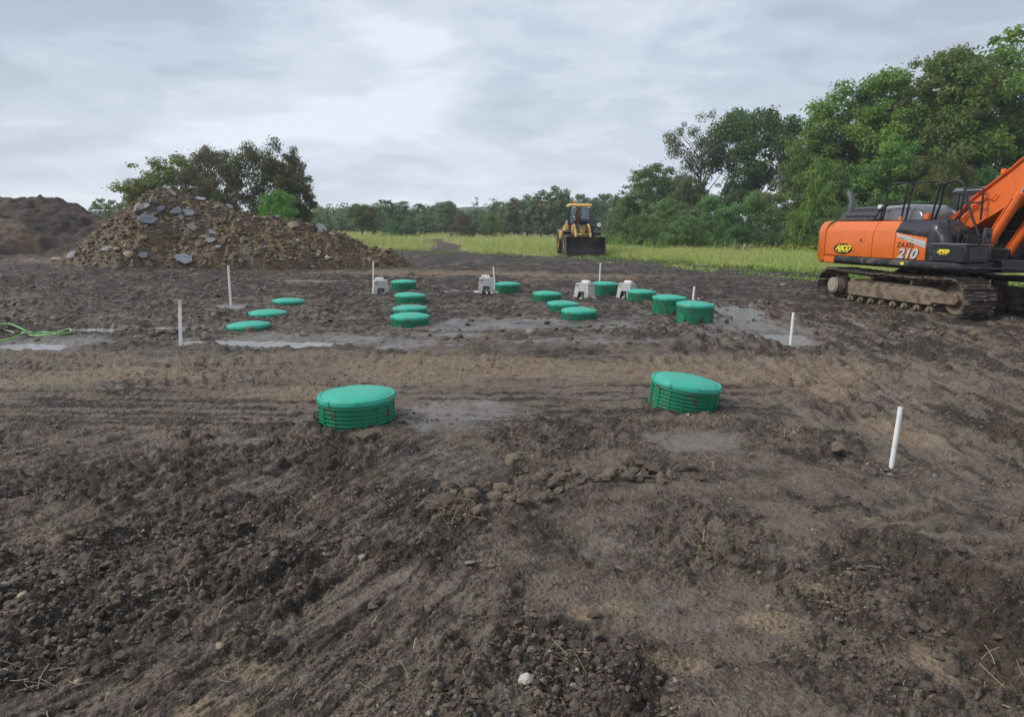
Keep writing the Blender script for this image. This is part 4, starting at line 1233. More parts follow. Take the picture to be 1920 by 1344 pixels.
# ------------------------------------------------------------------ white marker pipes and stakes
def build_stakes():
    # base px, py, top px, py, depth correction, radius, kind, label
    spec = [(339, 650, 337, 563, None, .020, 'lath', 'weathered whitish stake standing alone beside the long puddle'),
            (433, 573, 428, 498, None, .022, 'pipe', 'tall white pipe in a pale puddle in front of the rubble heap'),
            (700, 532, 700, 489, 18.6, .020, 'pipe', 'white pipe standing behind the pedestal nearest the rubble heap'),
            (928, 537, 925, 500, 19.6, .022, 'pipe', 'white pipe between the second pedestal and the riser beside it'),
            (1124, 533, 1126, 493, 20.6, .022, 'pipe', 'white pipe rising behind the tall riser between the last two pedestals'),
            (1298, 580, 1302, 537, 14.6, .022, 'pipe', 'white pipe rising behind the riser with two round discs'),
            (1482, 648, 1488, 586, None, .022, 'pipe', 'white pipe leaning in the mud at the puddle end before the excavator'),
            (1671, 877, 1689, 763, None, .0175, 'coupling', 'nearest white pipe, with a coupling on its top, leaning in the foreground')]
    for (bx, by, tx, ty, dist, r, kind, lab) in spec:
        b = on_ground(bx, by) if dist is None else ray_at(bx, by, dist)
        # top: where the ray through its top passes the upright through the base
        d = CAMROT @ Vector(((tx - 960) / 1280, -(ty - 672) / 1280, -1))
        t = b.y / d.y
        top = Vector((d.x * t, b.y, CAM_H + d.z * t))
        g = gz(b.x, b.y)
        base = b + (b - top).normalized() * (max(0, b.z - g) + .25)
        root = thing('marker_stake' if kind == 'lath' else 'marker_pipe', lab, 'stake' if kind == 'lath' else 'pipe', (b.x, b.y, g), 0, 'white markers in the mud')
        B, T = base - Vector((b.x, b.y, g)), top - Vector((b.x, b.y, g))
        m = MB()
        if kind == 'lath':
            q = (T - B).normalized(); M = Matrix.Translation(B) @ Vector((0, 0, 1)).rotation_difference(q).to_matrix().to_4x4()
            L_ = (T - B).length
            m.box(-.022, .022, -.012, .012, 0, L_ - .10, 0, M)
            m.build('shaft', M_white, root, bevel=.002)
            m2 = MB(); m2.box(-.022, .022, -.012, .012, L_ - .0995, L_, 0, M); m2.build('bare_wood_tip', M_lath, root, bevel=.002)
        else:
            dv = (T - B).normalized()
            # hollow pipe mouth
            m.tube([B, T, T, T - dv * .05], [r, r, r * .84, r * .84], 16, caps=False)
            m.build('shaft', M_white, root)
            if kind == 'coupling':
                c = MB(); c.tube([T - dv * .055, T - dv * .055, T + dv * .006, T + dv * .006, T - dv * .03], [r, r * 1.28, r * 1.28, r * 1.02, r * 1.02], 18, caps=False)
                c.build('coupling', M_white, root)
build_stakes()

def build_hose():
    def path(pp, z=.03):
        q = [at(*a) for a in pp]
        P = [Vector((p.x, p.y, gz(p.x, p.y) + z)) for p in q]
        out_ = []
        for i in range(len(P) - 1):
            a, b, c, d = P[max(i - 1, 0)], P[i], P[i + 1], P[min(i + 2, len(P) - 1)]
            for k in range(8):
                t = k / 8
                out_.append(.5 * ((2 * b) + (-a + c) * t + (2 * a - 5 * b + 4 * c - d) * t * t + (-a + 3 * b - 3 * c + d) * t ** 3))
        out_.append(P[-1]); return out_
    m = MB()
    m.tube(path([(-260, 600), (-100, 606), (-20, 611), (20, 616), (60, 621), (100, 623), (130, 625), (133, 627), (118, 629), (90, 630), (60, 629), (44, 627), (28, 621), (-15, 620), (-70, 622), (-140, 632)]), .0135, 10)
    root = thing('hose', 'bright green hose lying in loops beside the puddles at the edge of the mud', 'hose', tuple(at(60, 624)), 0)
    o = m.build('hose_length', M_hose); o.parent = root; o.matrix_parent_inverse = root.matrix_world.inverted() if False else Matrix.Translation(-Vector(root.location))
    m = MB(); m.tube(path([(-260, 660), (-60, 652), (0, 642), (25, 637), (45, 630), (60, 624), (78, 622), (95, 624)], .05), .0135, 10)
    o = m.build('hose_length', M_hose); o.parent = root; o.matrix_parent_inverse = Matrix.Translation(-Vector(root.location))
build_hose()

# ------------------------------------------------------------------ lettering
def text_mesh(name, s, size, mat, parent, loc, rot, shear=0.0, offset=0.0, extrude=0.002, spacing=1.0, sx=1.0):
    cu = bpy.data.curves.new(name, 'FONT'); cu.body = s; cu.size = size; cu.shear = shear; cu.offset = offset
    cu.extrude = extrude; cu.align_x = 'CENTER'; cu.align_y = 'CENTER'; cu.space_character = spacing
    t = bpy.data.objects.new('tmp', cu); COL.objects.link(t)
    dg = bpy.context.evaluated_depsgraph_get(); dg.update()
    me = bpy.data.meshes.new_from_object(t.evaluated_get(dg)); me.name = name
    COL.objects.unlink(t); bpy.data.objects.remove(t); bpy.data.curves.remove(cu)
    me.materials.clear(); me.materials.append(mat)
    o = bpy.data.objects.new(name, me); COL.objects.link(o)
    o.parent = parent; o.location = loc; o.rotation_euler = rot; o.scale = (sx, 1, 1)
    return o
# ------------------------------------------------------------------ excavator (x forward, y to its left, z up)
EXC = (10.15, 16.46)
def build_excavator():
    z0 = gz(EXC[0], EXC[1]) - 0.05
    root = thing('excavator', 'orange crawler excavator with black handrails and muddy tracks, parked before the tall trees', 'excavator', (EXC[0], EXC[1], z0), math.atan2(-.97, .243))
    UR = R(-1.5)                                     # undercarriage is turned a little under the house
    Mu = Matrix.Rotation(UR, 4, 'Z')

    def track(side):
        yc = side * 1.12; hw = .40
        L2, r = 1.88, .40; zc = .47
        # chain path: stadium with a little sag on top
        pts = []
        n = 260
        path = []
        for k in range(60): path.append((-L2 + 2 * L2 * k / 60, zc - r))
        for k in range(40): a = -math.pi / 2 + math.pi * k / 40; path.append((L2 + r * math.cos(a), zc + r * math.sin(a)))
        for k in range(60):
            t = k / 60; path.append((L2 - 2 * L2 * t, zc + r - .035 * math.sin(math.pi * t) * abs(math.sin(2 * math.pi * t)) ** .5))
        for k in range(40): a = math.pi / 2 + math.pi * k / 40; path.append((-L2 + r * math.cos(a), zc + r * math.sin(a)))
        P = np.array(path + [path[0]]); seg = np.hypot(*np.diff(P, axis=0).T); s = np.concatenate([[0], np.cumsum(seg)])
        N_ = 47; step = s[-1] / N_
        m = MB()
        rng = random.Random(4 + side)
        for k in range(N_):
            q = k * step
            x = np.interp(q, s, P[:, 0]); z = np.interp(q, s, P[:, 1])
            x2 = np.interp((q + .02) % s[-1], s, P[:, 0]); z2 = np.interp((q + .02) % s[-1], s, P[:, 1])
            a = math.atan2(z2 - z, x2 - x)
            M = Mu @ Matrix.Translation((x, yc, z)) @ Matrix.Rotation(-a, 4, 'Y') @ Matrix.Rotation(rng.uniform(-.015, .015), 4, 'X')
            h = step * .5
            # shoe plate (outside is -z in this frame), three grousers, chain links inside
            m.box(-h * .98, h * .90, -hw, hw, -.030, -.008, 0, M)
            for (gx, gh) in ((-h * .85, .034), (-h * .05, .026), (h * .72, .024)):
                m.prism([(gx - .014, -.030), (gx + .014, -.030), (gx + .007, -.030 - gh), (gx - .007, -.030 - gh)], 'y', -hw, hw, 1, M)
            for yy in (-.085, .085): m.box(-h * 1.1, h * .9, yy - .02, yy + .02, -.006, .075, 0, M)
        t = m.build('track_chain', [M_trackmud, M_worn], root)
        # track frame, rollers, idler, sprocket as sub-parts
        f = MB()
        f.prism([(-1.42, .30), (-1.30, .26), (1.35, .26), (1.50, .34), (1.50, .60), (1.25, .66), (-1.2, .68), (-1.42, .60)], 'y', yc - .17, yc + .17, 0, Mu)
        f.prism([(-1.25, .28), (1.30, .28), (1.34, .34), (1.15, .58), (-1.05, .62), (-1.3, .5)], 'y', yc + side * .17, yc + side * .245, 0, Mu)
        f.build('track_frame', M_muddy, t, bevel=.02)
        for k in range(8):
            x = -1.25 + 2.5 * k / 7
            rl = MB(); rl.cyl(Mu @ Vector((x, yc - .2, .185)), Mu @ Vector((x, yc + .2, .185)), .085, 16)
            rl.cyl(Mu @ Vector((x, yc + side * .2, .185)), Mu @ Vector((x, yc + side * .25, .185)), .05, 12)
            rl.build('track_roller', M_muddy, t, bevel=.01)
        for x in (-.62, .62):
            rl = MB(); rl.cyl(Mu @ Vector((x, yc - .15, .735)), Mu @ Vector((x, yc + .23, .735)), .065, 16); rl.build('carrier_roller', M_muddy, t, bevel=.008)
        dm = Mu @ Matrix.Translation((0, yc, 0))
        idl = MB()
        T = Mu @ Matrix.Translation((L2, yc, zc)) @ Matrix.Rotation(R(90), 4, 'X')
        idl.lathe([(0, .20), (.07, .20), (.09, .17), (.16, .10), (.27, .11), (.30, .15), (.315, .15), (.325, .09), (.325, -.09), (.315, -.15), (.27, -.11), (.16, -.10), (.09, -.17), (0, -.2)], 40, 0, T)
        idl.prism([(.95, .34), (L2 + .05, .36), (L2 + .12, .47), (L2 + .05, .58), (.95, .62)], 'y', yc + side * .15, yc + side * .22, 0, Mu)
        idl.build('idler_wheel', M_muddy, t, bevel=.008)
        sp = MB()
        T = Mu @ Matrix.Translation((-L2, yc, zc)) @ Matrix.Rotation(R(90), 4, 'X')
        sp.lathe([(.0, .10), (.25, .10), (.27, .05), (.27, -.05), (.25, -.10), (0, -.10)], 40, 0, T)
        for k in range(21):
            a = 2 * math.pi * k / 21
            sp.prism([(-.03, .25), (.03, .25), (.015, .335), (-.015, .335)], 'z', -.04, .04, 0, T @ Matrix.Rotation(a, 4, 'Z'))
        sp.build('sprocket', M_trackmud, t)
        hb = MB()
        hb.cyl(Mu @ Vector((-L2, yc + side * .09, zc)), Mu @ Vector((-L2, yc + side * .27, zc)), .20, 32)
        hb.cyl(Mu @ Vector((-L2, yc + side * .27, zc)), Mu @ Vector((-L2, yc + side * .295, zc)), .16, 32)
        hb.build('travel_motor_cover', surf('clay_crust', (0.30, 0.255, 0.20), .85, var=.3, scale=9, bump=.8, bscale=25) if side < 0 else M_muddy, t, bevel=.015)
        return t
    track(-1); track(1)
    u = MB()
    u.box(-.75, .75, -.75, .75, .40, .80, 0, Mu)
    for sx in (-1, 1):
        u.prism([(sx * .45, -1.05), (sx * .95, -1.05), (sx * .65, 0), (sx * .95, 1.05), (sx * .45, 1.05), (sx * .25, 0)], 'z', .42, .70, 0, Mu)
    u.lathe([(0.0, .80), (.66, .80), (.66, .90), (.60, .90), (.60, 1.02), (0, 1.02)], 48, 0, Mu)
    u.build('undercarriage_frame', M_trackmud, root, bevel=.015)

    # ---- house: lower deck and side skirts
    YR, YL = -1.35, 1.35
    d = MB(); d.box(-2.2, 1.86, -1.20, 1.20, 1.02, 1.245)
    d.box(.55, 2.0, -.42, .34, 1.03, 1.30)
    d.build('swing_deck', M_dark, root, bevel=.02)
    for s in (-1, 1):
        k = MB()
        k.prism([(s * 1.16, 1.045), (s * 1.30, 1.045), (s * 1.365, 1.09), (s * 1.375, 1.15), (s * 1.35, 1.225), (s * 1.16, 1.225)], 'x', -1.93, 1.72)
        # nose rounds inward at the front
        k.loft([[(1.72, s * 1.16, 1.045), (1.72, s * 1.30, 1.045), (1.72, s * 1.365, 1.09), (1.72, s * 1.375, 1.15), (1.72, s * 1.35, 1.225), (1.72, s * 1.16, 1.225)],
                [(1.90, s * 1.10, 1.06), (1.90, s * 1.18, 1.06), (1.91, s * 1.22, 1.09), (1.91, s * 1.23, 1.15), (1.90, s * 1.22, 1.21), (1.90, s * 1.10, 1.21)]])
        k.build('side_skirt', surf('scuffed_skirt', (.02, .021, .024), .42, var=.2, dirt=(.12, .11, .10), dirt_amt=.3, dirt_scale=2.6) if s < 0 else M_dark, root, bevel=.008)
    # counterweight: rounded at the rear
    def cw_outline(inset, z):
        pts = []
        for (x, y) in [(-2.33, -1.35), (-2.50, -1.345), (-2.66, -1.29), (-2.76, -1.16), (-2.83, -.85), (-2.87, -.4), (-2.88, 0)]: pts.append((x + inset, y + (inset if y < -1 else 0), z))
        full = pts + [(p[0], -p[1], p[2]) for p in reversed(pts[:-1])]
        return full
    c = MB()
    c.loft([cw_outline(.07, 1.03), cw_outline(.015, 1.08), cw_outline(.0, 1.16), cw_outline(0, 1.17), cw_outline(-.012, 1.20), cw_outline(-.012, 1.86), cw_outline(.02, 2.0), cw_outline(.07, 2.085), cw_outline(.14, 2.12)])
    c.build('counterweight', M_orange, root, bevel=.006, angle=40)
    # orange foot of the counterweight that runs under the engine door
    e = MB(); e.prism([(-2.325, 1.04), (-1.945, 1.04), (-1.80, 1.215), (-2.325, 1.215)], 'y', -1.36, -1.20)
    e.build('counterweight_foot', M_orange, root, bevel=.02)

    PROF = [(-1.0, 1.235), (-1.35, 1.235), (-1.362, 1.30), (-1.362, 1.84), (-1.335, 1.90), (-1.24, 2.06), (-1.19, 2.10), (-.70, 2.125), (-.70, 1.5)]
    def panel(x0, x1, name, mat):
        m = MB(); m.prism(PROF, 'x', x0, x1); return m.build(name, mat, root, bevel=.008, angle=30)
    door = panel(-2.315, -.66, 'engine_door', M_orange)
    h = MB(); h.box(-1.055, -.905, -1.372, -1.366, 1.60, 1.69); h.build('door_handle', M_boompaint, door, bevel=.003)
    h = MB(); h.box(-1.045, -1.005, -1.376, -1.3735, 1.61, 1.68); h.build('handle_recess', M_black, door)
    panel(-.645, .035, 'pump_door', M_orange)
    panel(.05, .94, 'side_panel', M_orange)
    # left-hand doors (seen only from the other side)
    m = MB(); m.prism([(-y, z) for y, z in PROF], 'x', -2.315, -.2); m.build('engine_door', M_orange, root, bevel=.008)
    # black corner over the panel, above the silver flash: sits 4 mm proud
    b = MB()
    def onside(pts, y=-1.3655, th=.006): return [(x, z) for x, z in pts]
    b.prism([(.055, 1.905), (.94, 1.735), (.94, 1.842), (.055, 1.842 + .0)], 'y', -1.3665, -1.3625)
    b.build('panel_trim', M_dark, root)
    b = MB()
    for (p0, p1) in (((-1.3665, 1.842), (-1.3405, 1.9035)), ((-1.3405, 1.9035), (-1.2445, 2.0645)), ((-1.2445, 2.0645), (-1.193, 2.1045)), ((-1.193, 2.1045), (-.70, 2.1295))):
        b.add([(.056, p0[0], p0[1]), (.94, p0[0], p0[1]), (.94, p1[0], p1[1]), (.056, p1[0], p1[1]),
               (.056, p0[0] + .004, p0[1] - .003), (.94, p0[0] + .004, p0[1] - .003), (.94, p1[0] + .004, p1[1] - .003), (.056, p1[0] + .004, p1[1] - .003)],
              [(0, 1, 2, 3), (7, 6, 5, 4), (0, 4, 5, 1), (1, 5, 6, 2), (2, 6, 7, 3), (3, 7, 4, 0)])
    b.build('panel_trim', M_dark, root)
    s = MB()
    s.prism([(.085, 1.840), (.20, 1.80), (.92, 1.655), (.93, 1.64), (.93, 1.515), (.915, 1.51), (.16, 1.725), (.12, 1.76)], 'y', -1.3705, -1.3668)
    s.build('silver_flash', M_silver, root)
    s = MB(); s.prism([(.17, 1.752), (.92, 1.575), (.92, 1.567), (.17, 1.744)], 'y', -1.3722, -1.3708); s.build('flash_stripe', M_ventgrey, root)

    # fuel tank with sloping nose
    f = MB()
    rings = []
    def tank_ring(x, top, bot, yi, yo, ch):
        return [(x, yi, bot), (x, yo, bot), (x, yo - .012, bot + .05), (x, yo - .012, top - ch * 1.2), (x, yo + ch * .45, top - ch * .35), (x, yo + ch, top), (x, yi, top)]
    for (x, top, yo, ch) in ((.95, 2.115, -1.35, .14), (1.06, 2.115, -1.35, .14), (1.14, 2.06, -1.345, .14), (1.26, 1.93, -1.33, .14), (1.36, 1.80, -1.31, .13), (1.41, 1.70, -1.28, .10), (1.42, 1.63, -1.25, .08)):
        rings.append(tank_ring(x, top, 1.64 if x > 1.5 else 1.235, -.62, yo, ch))
    f.loft(rings)
    f.build('fuel_tank', M_dark, root, bevel=.012, angle=50)
    b = MB(); b.box(1.43, 1.50, -1.10, -.60, 1.62, 1.92); b.box(1.43, 1.62, -1.0, -.55, 1.64, 1.80); b.build('tank_bracket', M_black, root, bevel=.01)
    b = MB(); b.tube([(1.52, -1.02, 1.64), (1.56, -1.02, 1.75), (1.56, -.96, 1.78), (1.54, -.92, 1.72)], .014, 8); b.build('filler_hook', M_worn, root)
    # step box with lid
    b = MB(); b.box(.965, 1.93, -1.355, -.72, 1.24, 1.585)
    sb = b.build('step_box', M_dark, root, bevel=.02)
    b = MB(); b.box(.985, 1.94, -1.362, -.72, 1.588, 1.625); b.build('box_lid', M_hood, sb, bevel=.012)
    b = MB(); b.box(1.932, 1.95, -1.25, -.82, 1.30, 1.55); b.build('box_front_plate', M_ventgrey, sb, bevel=.01)
    b = MB(); b.cyl((1.95, -.98, 1.45), (1.965, -.98, 1.45), .018, 12); b.build('lock', M_worn, sb)
    b = MB()
    for k in range(7): b.box(1.05 + k * .12, 1.13 + k * .12, -1.25, -.80, 1.6255, 1.633)
    b.build('tread_plate', M_ventgrey, sb)
    # front step, tube rail in front of the box
    b = MB(); b.box(1.60, 2.12, -1.05, .2, 1.10, 1.135); b.tube([(1.9, -1.25, 1.14), (2.13, -1.22, 1.13), (2.16, -1.0, 1.13), (2.16, -.3, 1.13)], .022, 8)
    b.build('front_step', M_dark, root, bevel=.006)

    # top deck, engine hood, vents, exhaust
    b = MB(); b.box(-2.3, .60, -.70, 1.0, 2.0, 2.118); b.box(.6, .9, -.70, .30, 1.2, 2.0); b.build('top_deck', M_ventgrey, root)
    b = MB(); b.loft([[(-2.30, -1.02, 2.12), (-.88, -1.02, 2.12), (-.88, .0, 2.12), (-2.30, .0, 2.12)], [(-2.22, -.98, 2.34), (-.92, -.98, 2.34), (-.92, -.05, 2.34), (-2.22, -.05, 2.34)],
                      [(-2.02, -.90, 2.47), (-.94, -.90, 2.47), (-.94, -.12, 2.47), (-2.02, -.12, 2.47)]])
    vb = b.build('vent_cover', M_ventgrey, root, bevel=.02)
    for k in range(5):
        x = -2.08 + k * .225
        b = MB(); b.loft([[(x, -.986, 2.26), (x + .19, -.986, 2.26), (x + .19, -.986, 2.20), (x, -.986, 2.20)], [(x, -1.008, 2.255), (x + .19, -1.008, 2.255), (x + .19, -1.012, 2.20), (x, -1.012, 2.20)]])
        b.build('louvre', M_black, vb)
        b = MB(); b.loft([[(x, -.935, 2.41), (x + .19, -.935, 2.41), (x + .19, -.965, 2.345), (x, -.965, 2.345)], [(x, -.955, 2.418), (x + .19, -.955, 2.418), (x + .19, -.987, 2.352), (x, -.987, 2.352)]])
        b.build('louvre', M_black, vb)
    b = MB()
    ring = lambda x, w, zt: [(x, -.98, 2.12), (x, -.98, 2.12 + (zt - 2.12) * .45), (x, -.94, 2.12 + (zt - 2.12) * .80), (x, -.84, 2.12 + (zt - 2.12) * .97), (x, -.70, zt), (x, w - .3, zt), (x, w - .1, 2.12 + (zt - 2.12) * .85), (x, w, 2.12)]
    b.loft([ring(-.86, .2, 2.48), ring(-.20, .2, 2.50), ring(.08, .2, 2.48), ring(.22, .2, 2.41), ring(.33, .15, 2.29), ring(.38, .1, 2.16)])
    b.build('engine_hood', M_hood, root, bevel=.006, angle=45)
    b = MB(); b.tube([(-2.02, -.92, 2.30), (-2.02, -.92, 2.66), (-2.10, -.92, 2.76), (-2.17, -.92, 2.86)], [.068, .068, .073, .068], 20)
    b.tube([(-2.15, -.92, 2.83), (-2.172, -.92, 2.862)], [.060, .062], 20, 1)
    b.build('exhaust_pipe', [surf('dull_exhaust', (.085, .09, .10), .55, var=.15), M_black], root)
    b = MB(); b.cyl((.52, -1.0, 2.13), (.52, -1.0, 2.24), .075, 20); b.cyl((.52, -1.0, 2.24), (.52, -1.0, 2.275), .05, 16); b.build('filler_cap', M_boompaint, root, bevel=.01)
    b = MB(); b.cyl((-.06, -1.18, 2.115), (-.06, -1.18, 2.15), .035, 16); b.lathe([(.035, 0), (.032, .04), (.015, .052), (0, .054)], 16, 0, Matrix.Translation((-.06, -1.18, 2.15)))
    b.build('rear_light', M_amber, root)
    b = MB(); b.box(-.96, -.84, -1.05, -.98, 2.40, 2.50); b.build('camera_box', M_sticker, root, bevel=.01)
    b = MB(); b.tube([(-1.0, -1.1, 2.12), (-.92, -1.1, 2.2), (-.8, -1.07, 2.42), (-.62, -1.07, 2.46)], .018, 8); b.box(-1.1, -.8, -1.18, -1.05, 2.118, 2.15); b.build('mirror_arm', M_black, root)

    # handrails: bent black tube
    def rail(pts, r=.021):
        P = [Vector(p) for p in pts]; out_ = [P[0]]
        for i in range(1, len(P) - 1):
            a, p, c_ = P[i - 1], P[i], P[i + 1]
            ra = min(.09, (a - p).length * .4); rc = min(.09, (c_ - p).length * .4)
            u_, v_ = p + (a - p).normalized() * ra, p + (c_ - p).normalized() * rc
            for k in range(5): t = k / 4; out_.append(u_ * (1 - t) ** 2 + p * 2 * t * (1 - t) + v_ * t * t)
        out_.append(P[-1])
        m = MB(); m.tube(out_, r, 8); return m
    y1 = -1.10
    m = rail([(-.70, y1, 2.10), (-.62, y1, 2.60), (-.64, y1, 2.72), (-.57, y1, 2.80), (-.62, y1, 2.96), (-.03, y1, 2.96), (-.06, y1, 2.65), (-.13, y1, 2.10)]); m.tube([(-.62, y1, 2.52), (-.08, y1, 2.52)], .016, 8); m.build('handrail', M_rail, root)
    m = rail([(.0, y1, 2.10), (.08, y1, 2.60), (.03, y1, 2.70), (.11, y1, 2.80), (.08, y1, 2.96), (.86, y1, 2.96), (.82, y1, 2.65), (.72, y1, 2.10)]); m.tube([(.08, y1, 2.50), (.80, y1, 2.50)], .016, 8); m.build('handrail', M_rail, root)
    m = rail([(.70, -.98, 2.10), (.82, -.98, 2.50), (.84, -.98, 2.90), (1.20, -1.0, 2.95), (1.34, -1.02, 2.90), (1.72, -1.08, 2.2), (2.03, -1.12, 1.72), (2.02, -1.12, 1.58)], .024)
    m.tube([(.74, -.98, 2.12), (1.25, -.98, 2.12), (1.60, -1.06, 2.36)], .022, 8)
    m.build('handrail', M_rail, root)
    m = rail([(.75, -.35, 2.12), (.78, -.35, 2.82), (1.25, -.35, 2.82), (1.28, -.35, 2.12)]); m.tube([(.78, -.35, 2.5), (1.26, -.35, 2.5)], .016, 8); m.build('handrail', M_rail, root)
    # mirror on its stalk at the front corner
    m = MB(); m.tube([(1.95, -1.12, 1.64), (2.02, -1.14, 1.80), (2.10, -1.10, 1.84)], .016, 8); st = m.build('mirror_stalk', M_rail, root)
    m = MB(); M = Matrix.Translation((2.12, -1.05, 1.80)) @ Matrix.Rotation(R(12), 4, 'Z')
    m.box(-.03, .03, -.13, .13, -.17, .15, 0, M); m.build('mirror', M_ventgrey, root, bevel=.04, seg=3)
    m = MB(); m.cyl((2.155, -1.04, 1.80), (2.175, -1.035, 1.80), .045, 14); m.build('mirror_mount', M_black, root)

    # ---- cab on the left
    X0, X1, Y0, Y1, Z0, Z1 = -.20, 1.95, .36, 1.34, 1.25, 2.88
    cabp = MB()
    cabp.box(X0, X1 - .1, Y0, Y1, Z0, 1.92)
    for (x0, x1) in ((X0, X0 + .16), (.86, .94), (X1 - .17, X1 - .10)):
        for y in (Y0, Y1 - .07):
            if y == Y0 and x0 == .86: continue
            cabp.box(x0, x1, y, y + .07, 1.92, Z1 - .08)
    cabp.box(X0, X1 - .10, Y0, Y0 + .07, Z1 - .16, Z1 - .081); cabp.box(X0, X1 - .10, Y1 - .07, Y1, Z1 - .16, Z1 - .081)
    cab_ = cabp.build('cab', M_dark, root, bevel=.02)
    m = MB(); m.loft([[(X0 - .02, Y0 - .02, Z1 - .08), (X1 - .04, Y0 - .02, Z1 - .08), (X1 - .04, Y1 + .02, Z1 - .08), (X0 - .02, Y1 + .02, Z1 - .08)],
                      [(X0 + .03, Y0 + .03, Z1 + .01), (X1 - .12, Y0 + .03, Z1 + .01), (X1 - .12, Y1 - .03, Z1 + .01), (X0 + .03, Y1 - .03, Z1 + .01)]])
    m.build('cab_roof', M_hood, cab_, bevel=.02)
    for (a, bb) in (((X0 + .16, Y0 + .03), (X1 - .17, Y0 + .042)), ((X0 + .16, Y1 - .042), (X1 - .17, Y1 - .03)), ((X0 + .03, Y0 + .07), (X0 + .042, Y1 - .07)), ((X1 - .14, Y0 + .07), (X1 - .128, Y1 - .07))):
        m = MB(); m.box(a[0], bb[0], a[1], bb[1], 1.921, Z1 - .161); m.build('cab_window', M_glass, cab_)
    m = MB(); m.box(.35, .95, .55, 1.1, 1.6, 2.0); m.box(.30, .46, .58, 1.08, 2.0, 2.62); m.box(.32, .44, .70, .96, 2.64, 2.82); m.build('seat', M_seat, cab_, bevel=.05)
    m = MB(); m.box(1.20, 1.32, Y0 + .022, Y0 + .028, 2.62, 2.70); m.build('window_sticker', M_sticker, cab_)
    m = MB(); m.tube([(1.7, Y0 + .02, 1.95), (1.76, Y0 - .03, 2.3)], .012, 6); m.build('grab_bar', M_rail, cab_)
    # white decals on the black cab side and frame
    for (x, z, w, hh) in ((1.55, 1.53, .17, .10), (1.72, 1.36, .20, .05), (1.68, 1.17, .17, .10), (1.50, 1.12, .10, .04)):
        m = MB(); m.box(x, x + w, Y0 - .004, Y0 - .001, z, z + hh); m.build('decal', M_sticker, cab_)
    m = MB(); m.box(1.72, 1.80, Y0 - .004, Y0 - .001, 1.10, 1.135); m.build('decal', M_yellowdecal, cab_)
    m = MB(); m.box(.95, 1.93, .34, .355, 1.02, 1.90); m.box(.60, 1.95, .30, 1.34, 1.03, 1.246); m.build('cab_base', M_dark, root, bevel=.01)

    # ---- boom, arm, bucket (most of it is beyond the frame)
    top = [(.10, 1.95), (.32, 2.14), (.9, 2.56), (1.71, 3.12), (2.7, 3.90), (3.25, 4.26), (3.7, 4.40), (4.6, 4.50), (5.9, 4.42)]
    bot = [(.10, 1.70), (.35, 1.72), (.90, 1.96), (1.45, 2.26), (2.03, 2.62), (2.9, 3.25), (3.4, 3.52), (4.4, 3.82), (5.9, 4.12)]
    m = MB(); rings = []
    # welded box section: side plates with the top and bottom plate standing proud
    for (t, bq) in zip(top, bot):
        w = .20
        rings.append([(bq[0], -w, bq[1]), (bq[0], w, bq[1]), (t[0], w, t[1]), (t[0], -w, t[1])])
    m.loft(rings)
    def strip(path, dz, w, th):
        rr = []
        for (x, z) in path: rr.append([(x, -w, z + dz), (x, w, z + dz), (x, w, z + dz + th), (x, -w, z + dz + th)])
        m.loft(rr)
    strip(top, .001, .225, .022); strip(bot, -.023, .225, .022)
    bo = m.build('boom', M_boompaint, root, bevel=.006, angle=28)
    m = MB()
    for (a, b_) in (((1.02, 2.05), (.80, 2.44)), ((1.90, 2.58), (1.66, 3.04))):
        m.tube([(a[0], -.203, a[1]), (b_[0], -.203, b_[1])], .012, 6)
    m.build('weld_seam', M_boompaint, bo)
    m = MB(); m.cyl((.2, -.42, 1.86), (.2, .30, 1.86), .10, 20); m.build('boom_pin', M_dark, bo)
    m = MB(); m.cyl((2.62, -.44, 3.46), (2.62, .44, 3.46), .09, 20); m.build('boom_pin', M_boompaint, bo)
    # pipes along the back of the boom
    m = MB()
    for (yy, dz) in ((-.235, .05), (-.16, .085), (-.05, .075), (.06, .075)):
        P = [(.42, yy, 2.05 + dz)] + [(x, yy, z + dz) for x, z in top[2:]]
        m.tube(P, .022, 8)
    m.build('hydraulic_pipe', M_boompaint, bo)
    m = MB(); m.tube([(.55, -.26, 1.8), (.75, -.27, 2.15), (1.05, -.25, 2.50), (1.25, -.24, 2.62)], .02, 8); m.tube([(1.30, -.25, 2.60), (1.42, -.27, 2.58), (1.5, -.26, 2.68)], .014, 8); m.build('hose_line', M_boompaint, bo)
    m = MB(); m.box(1.52, 1.62, -.27, -.20, 3.07, 3.18); m.build('pipe_clamp', M_boompaint, bo, bevel=.01)
    # boom cylinders
    for s in (-1, 1):
        y = s * .36 - .02
        A, B = Vector((1.38, y, 1.25)), Vector((2.62, y, 3.46))
        dv = (B - A)
        m = MB(); m.tube([A + dv * .06, A + dv * .60, A + dv * .60, A + dv * .64], [.085, .085, .098, .098], 20)
        m.cyl(A + Vector((0, -.06, 0)), A + Vector((0, .06, 0)), .085, 18)
        cy = m.build('boom_cylinder', M_boompaint, root)
        m = MB(); m.tube([A + dv * .64, A + dv * .97], .045, 16); m.build('cylinder_rod', M_chrome, cy)
        m = MB(); m.tube([A + dv * .10 + Vector((-.11, -.03, .03)), A + dv * .58 + Vector((-.11, -.03, .03)), A + dv * .60 + Vector((-.06, 0, 0))], .02, 8); m.build('cylinder_pipe', M_boompaint, cy)
    m = MB()
    for k, (y, c_) in enumerate(((-.30, .0), (-.22, .08), (-.14, .15))):
        m.tube([(1.20, y + .1, 1.45), (1.5, y - .12, 1.30 + c_), (1.68, y - .16, 1.50 + c_), (1.66, y - .15, 1.78 + c_), (1.60, y - .12, 1.90 + c_)], .022, 8)
    m.build('hydraulic_hose', surf('ochre_hose', (.34, .17, .07), .6, var=.2), root)
    m = MB()
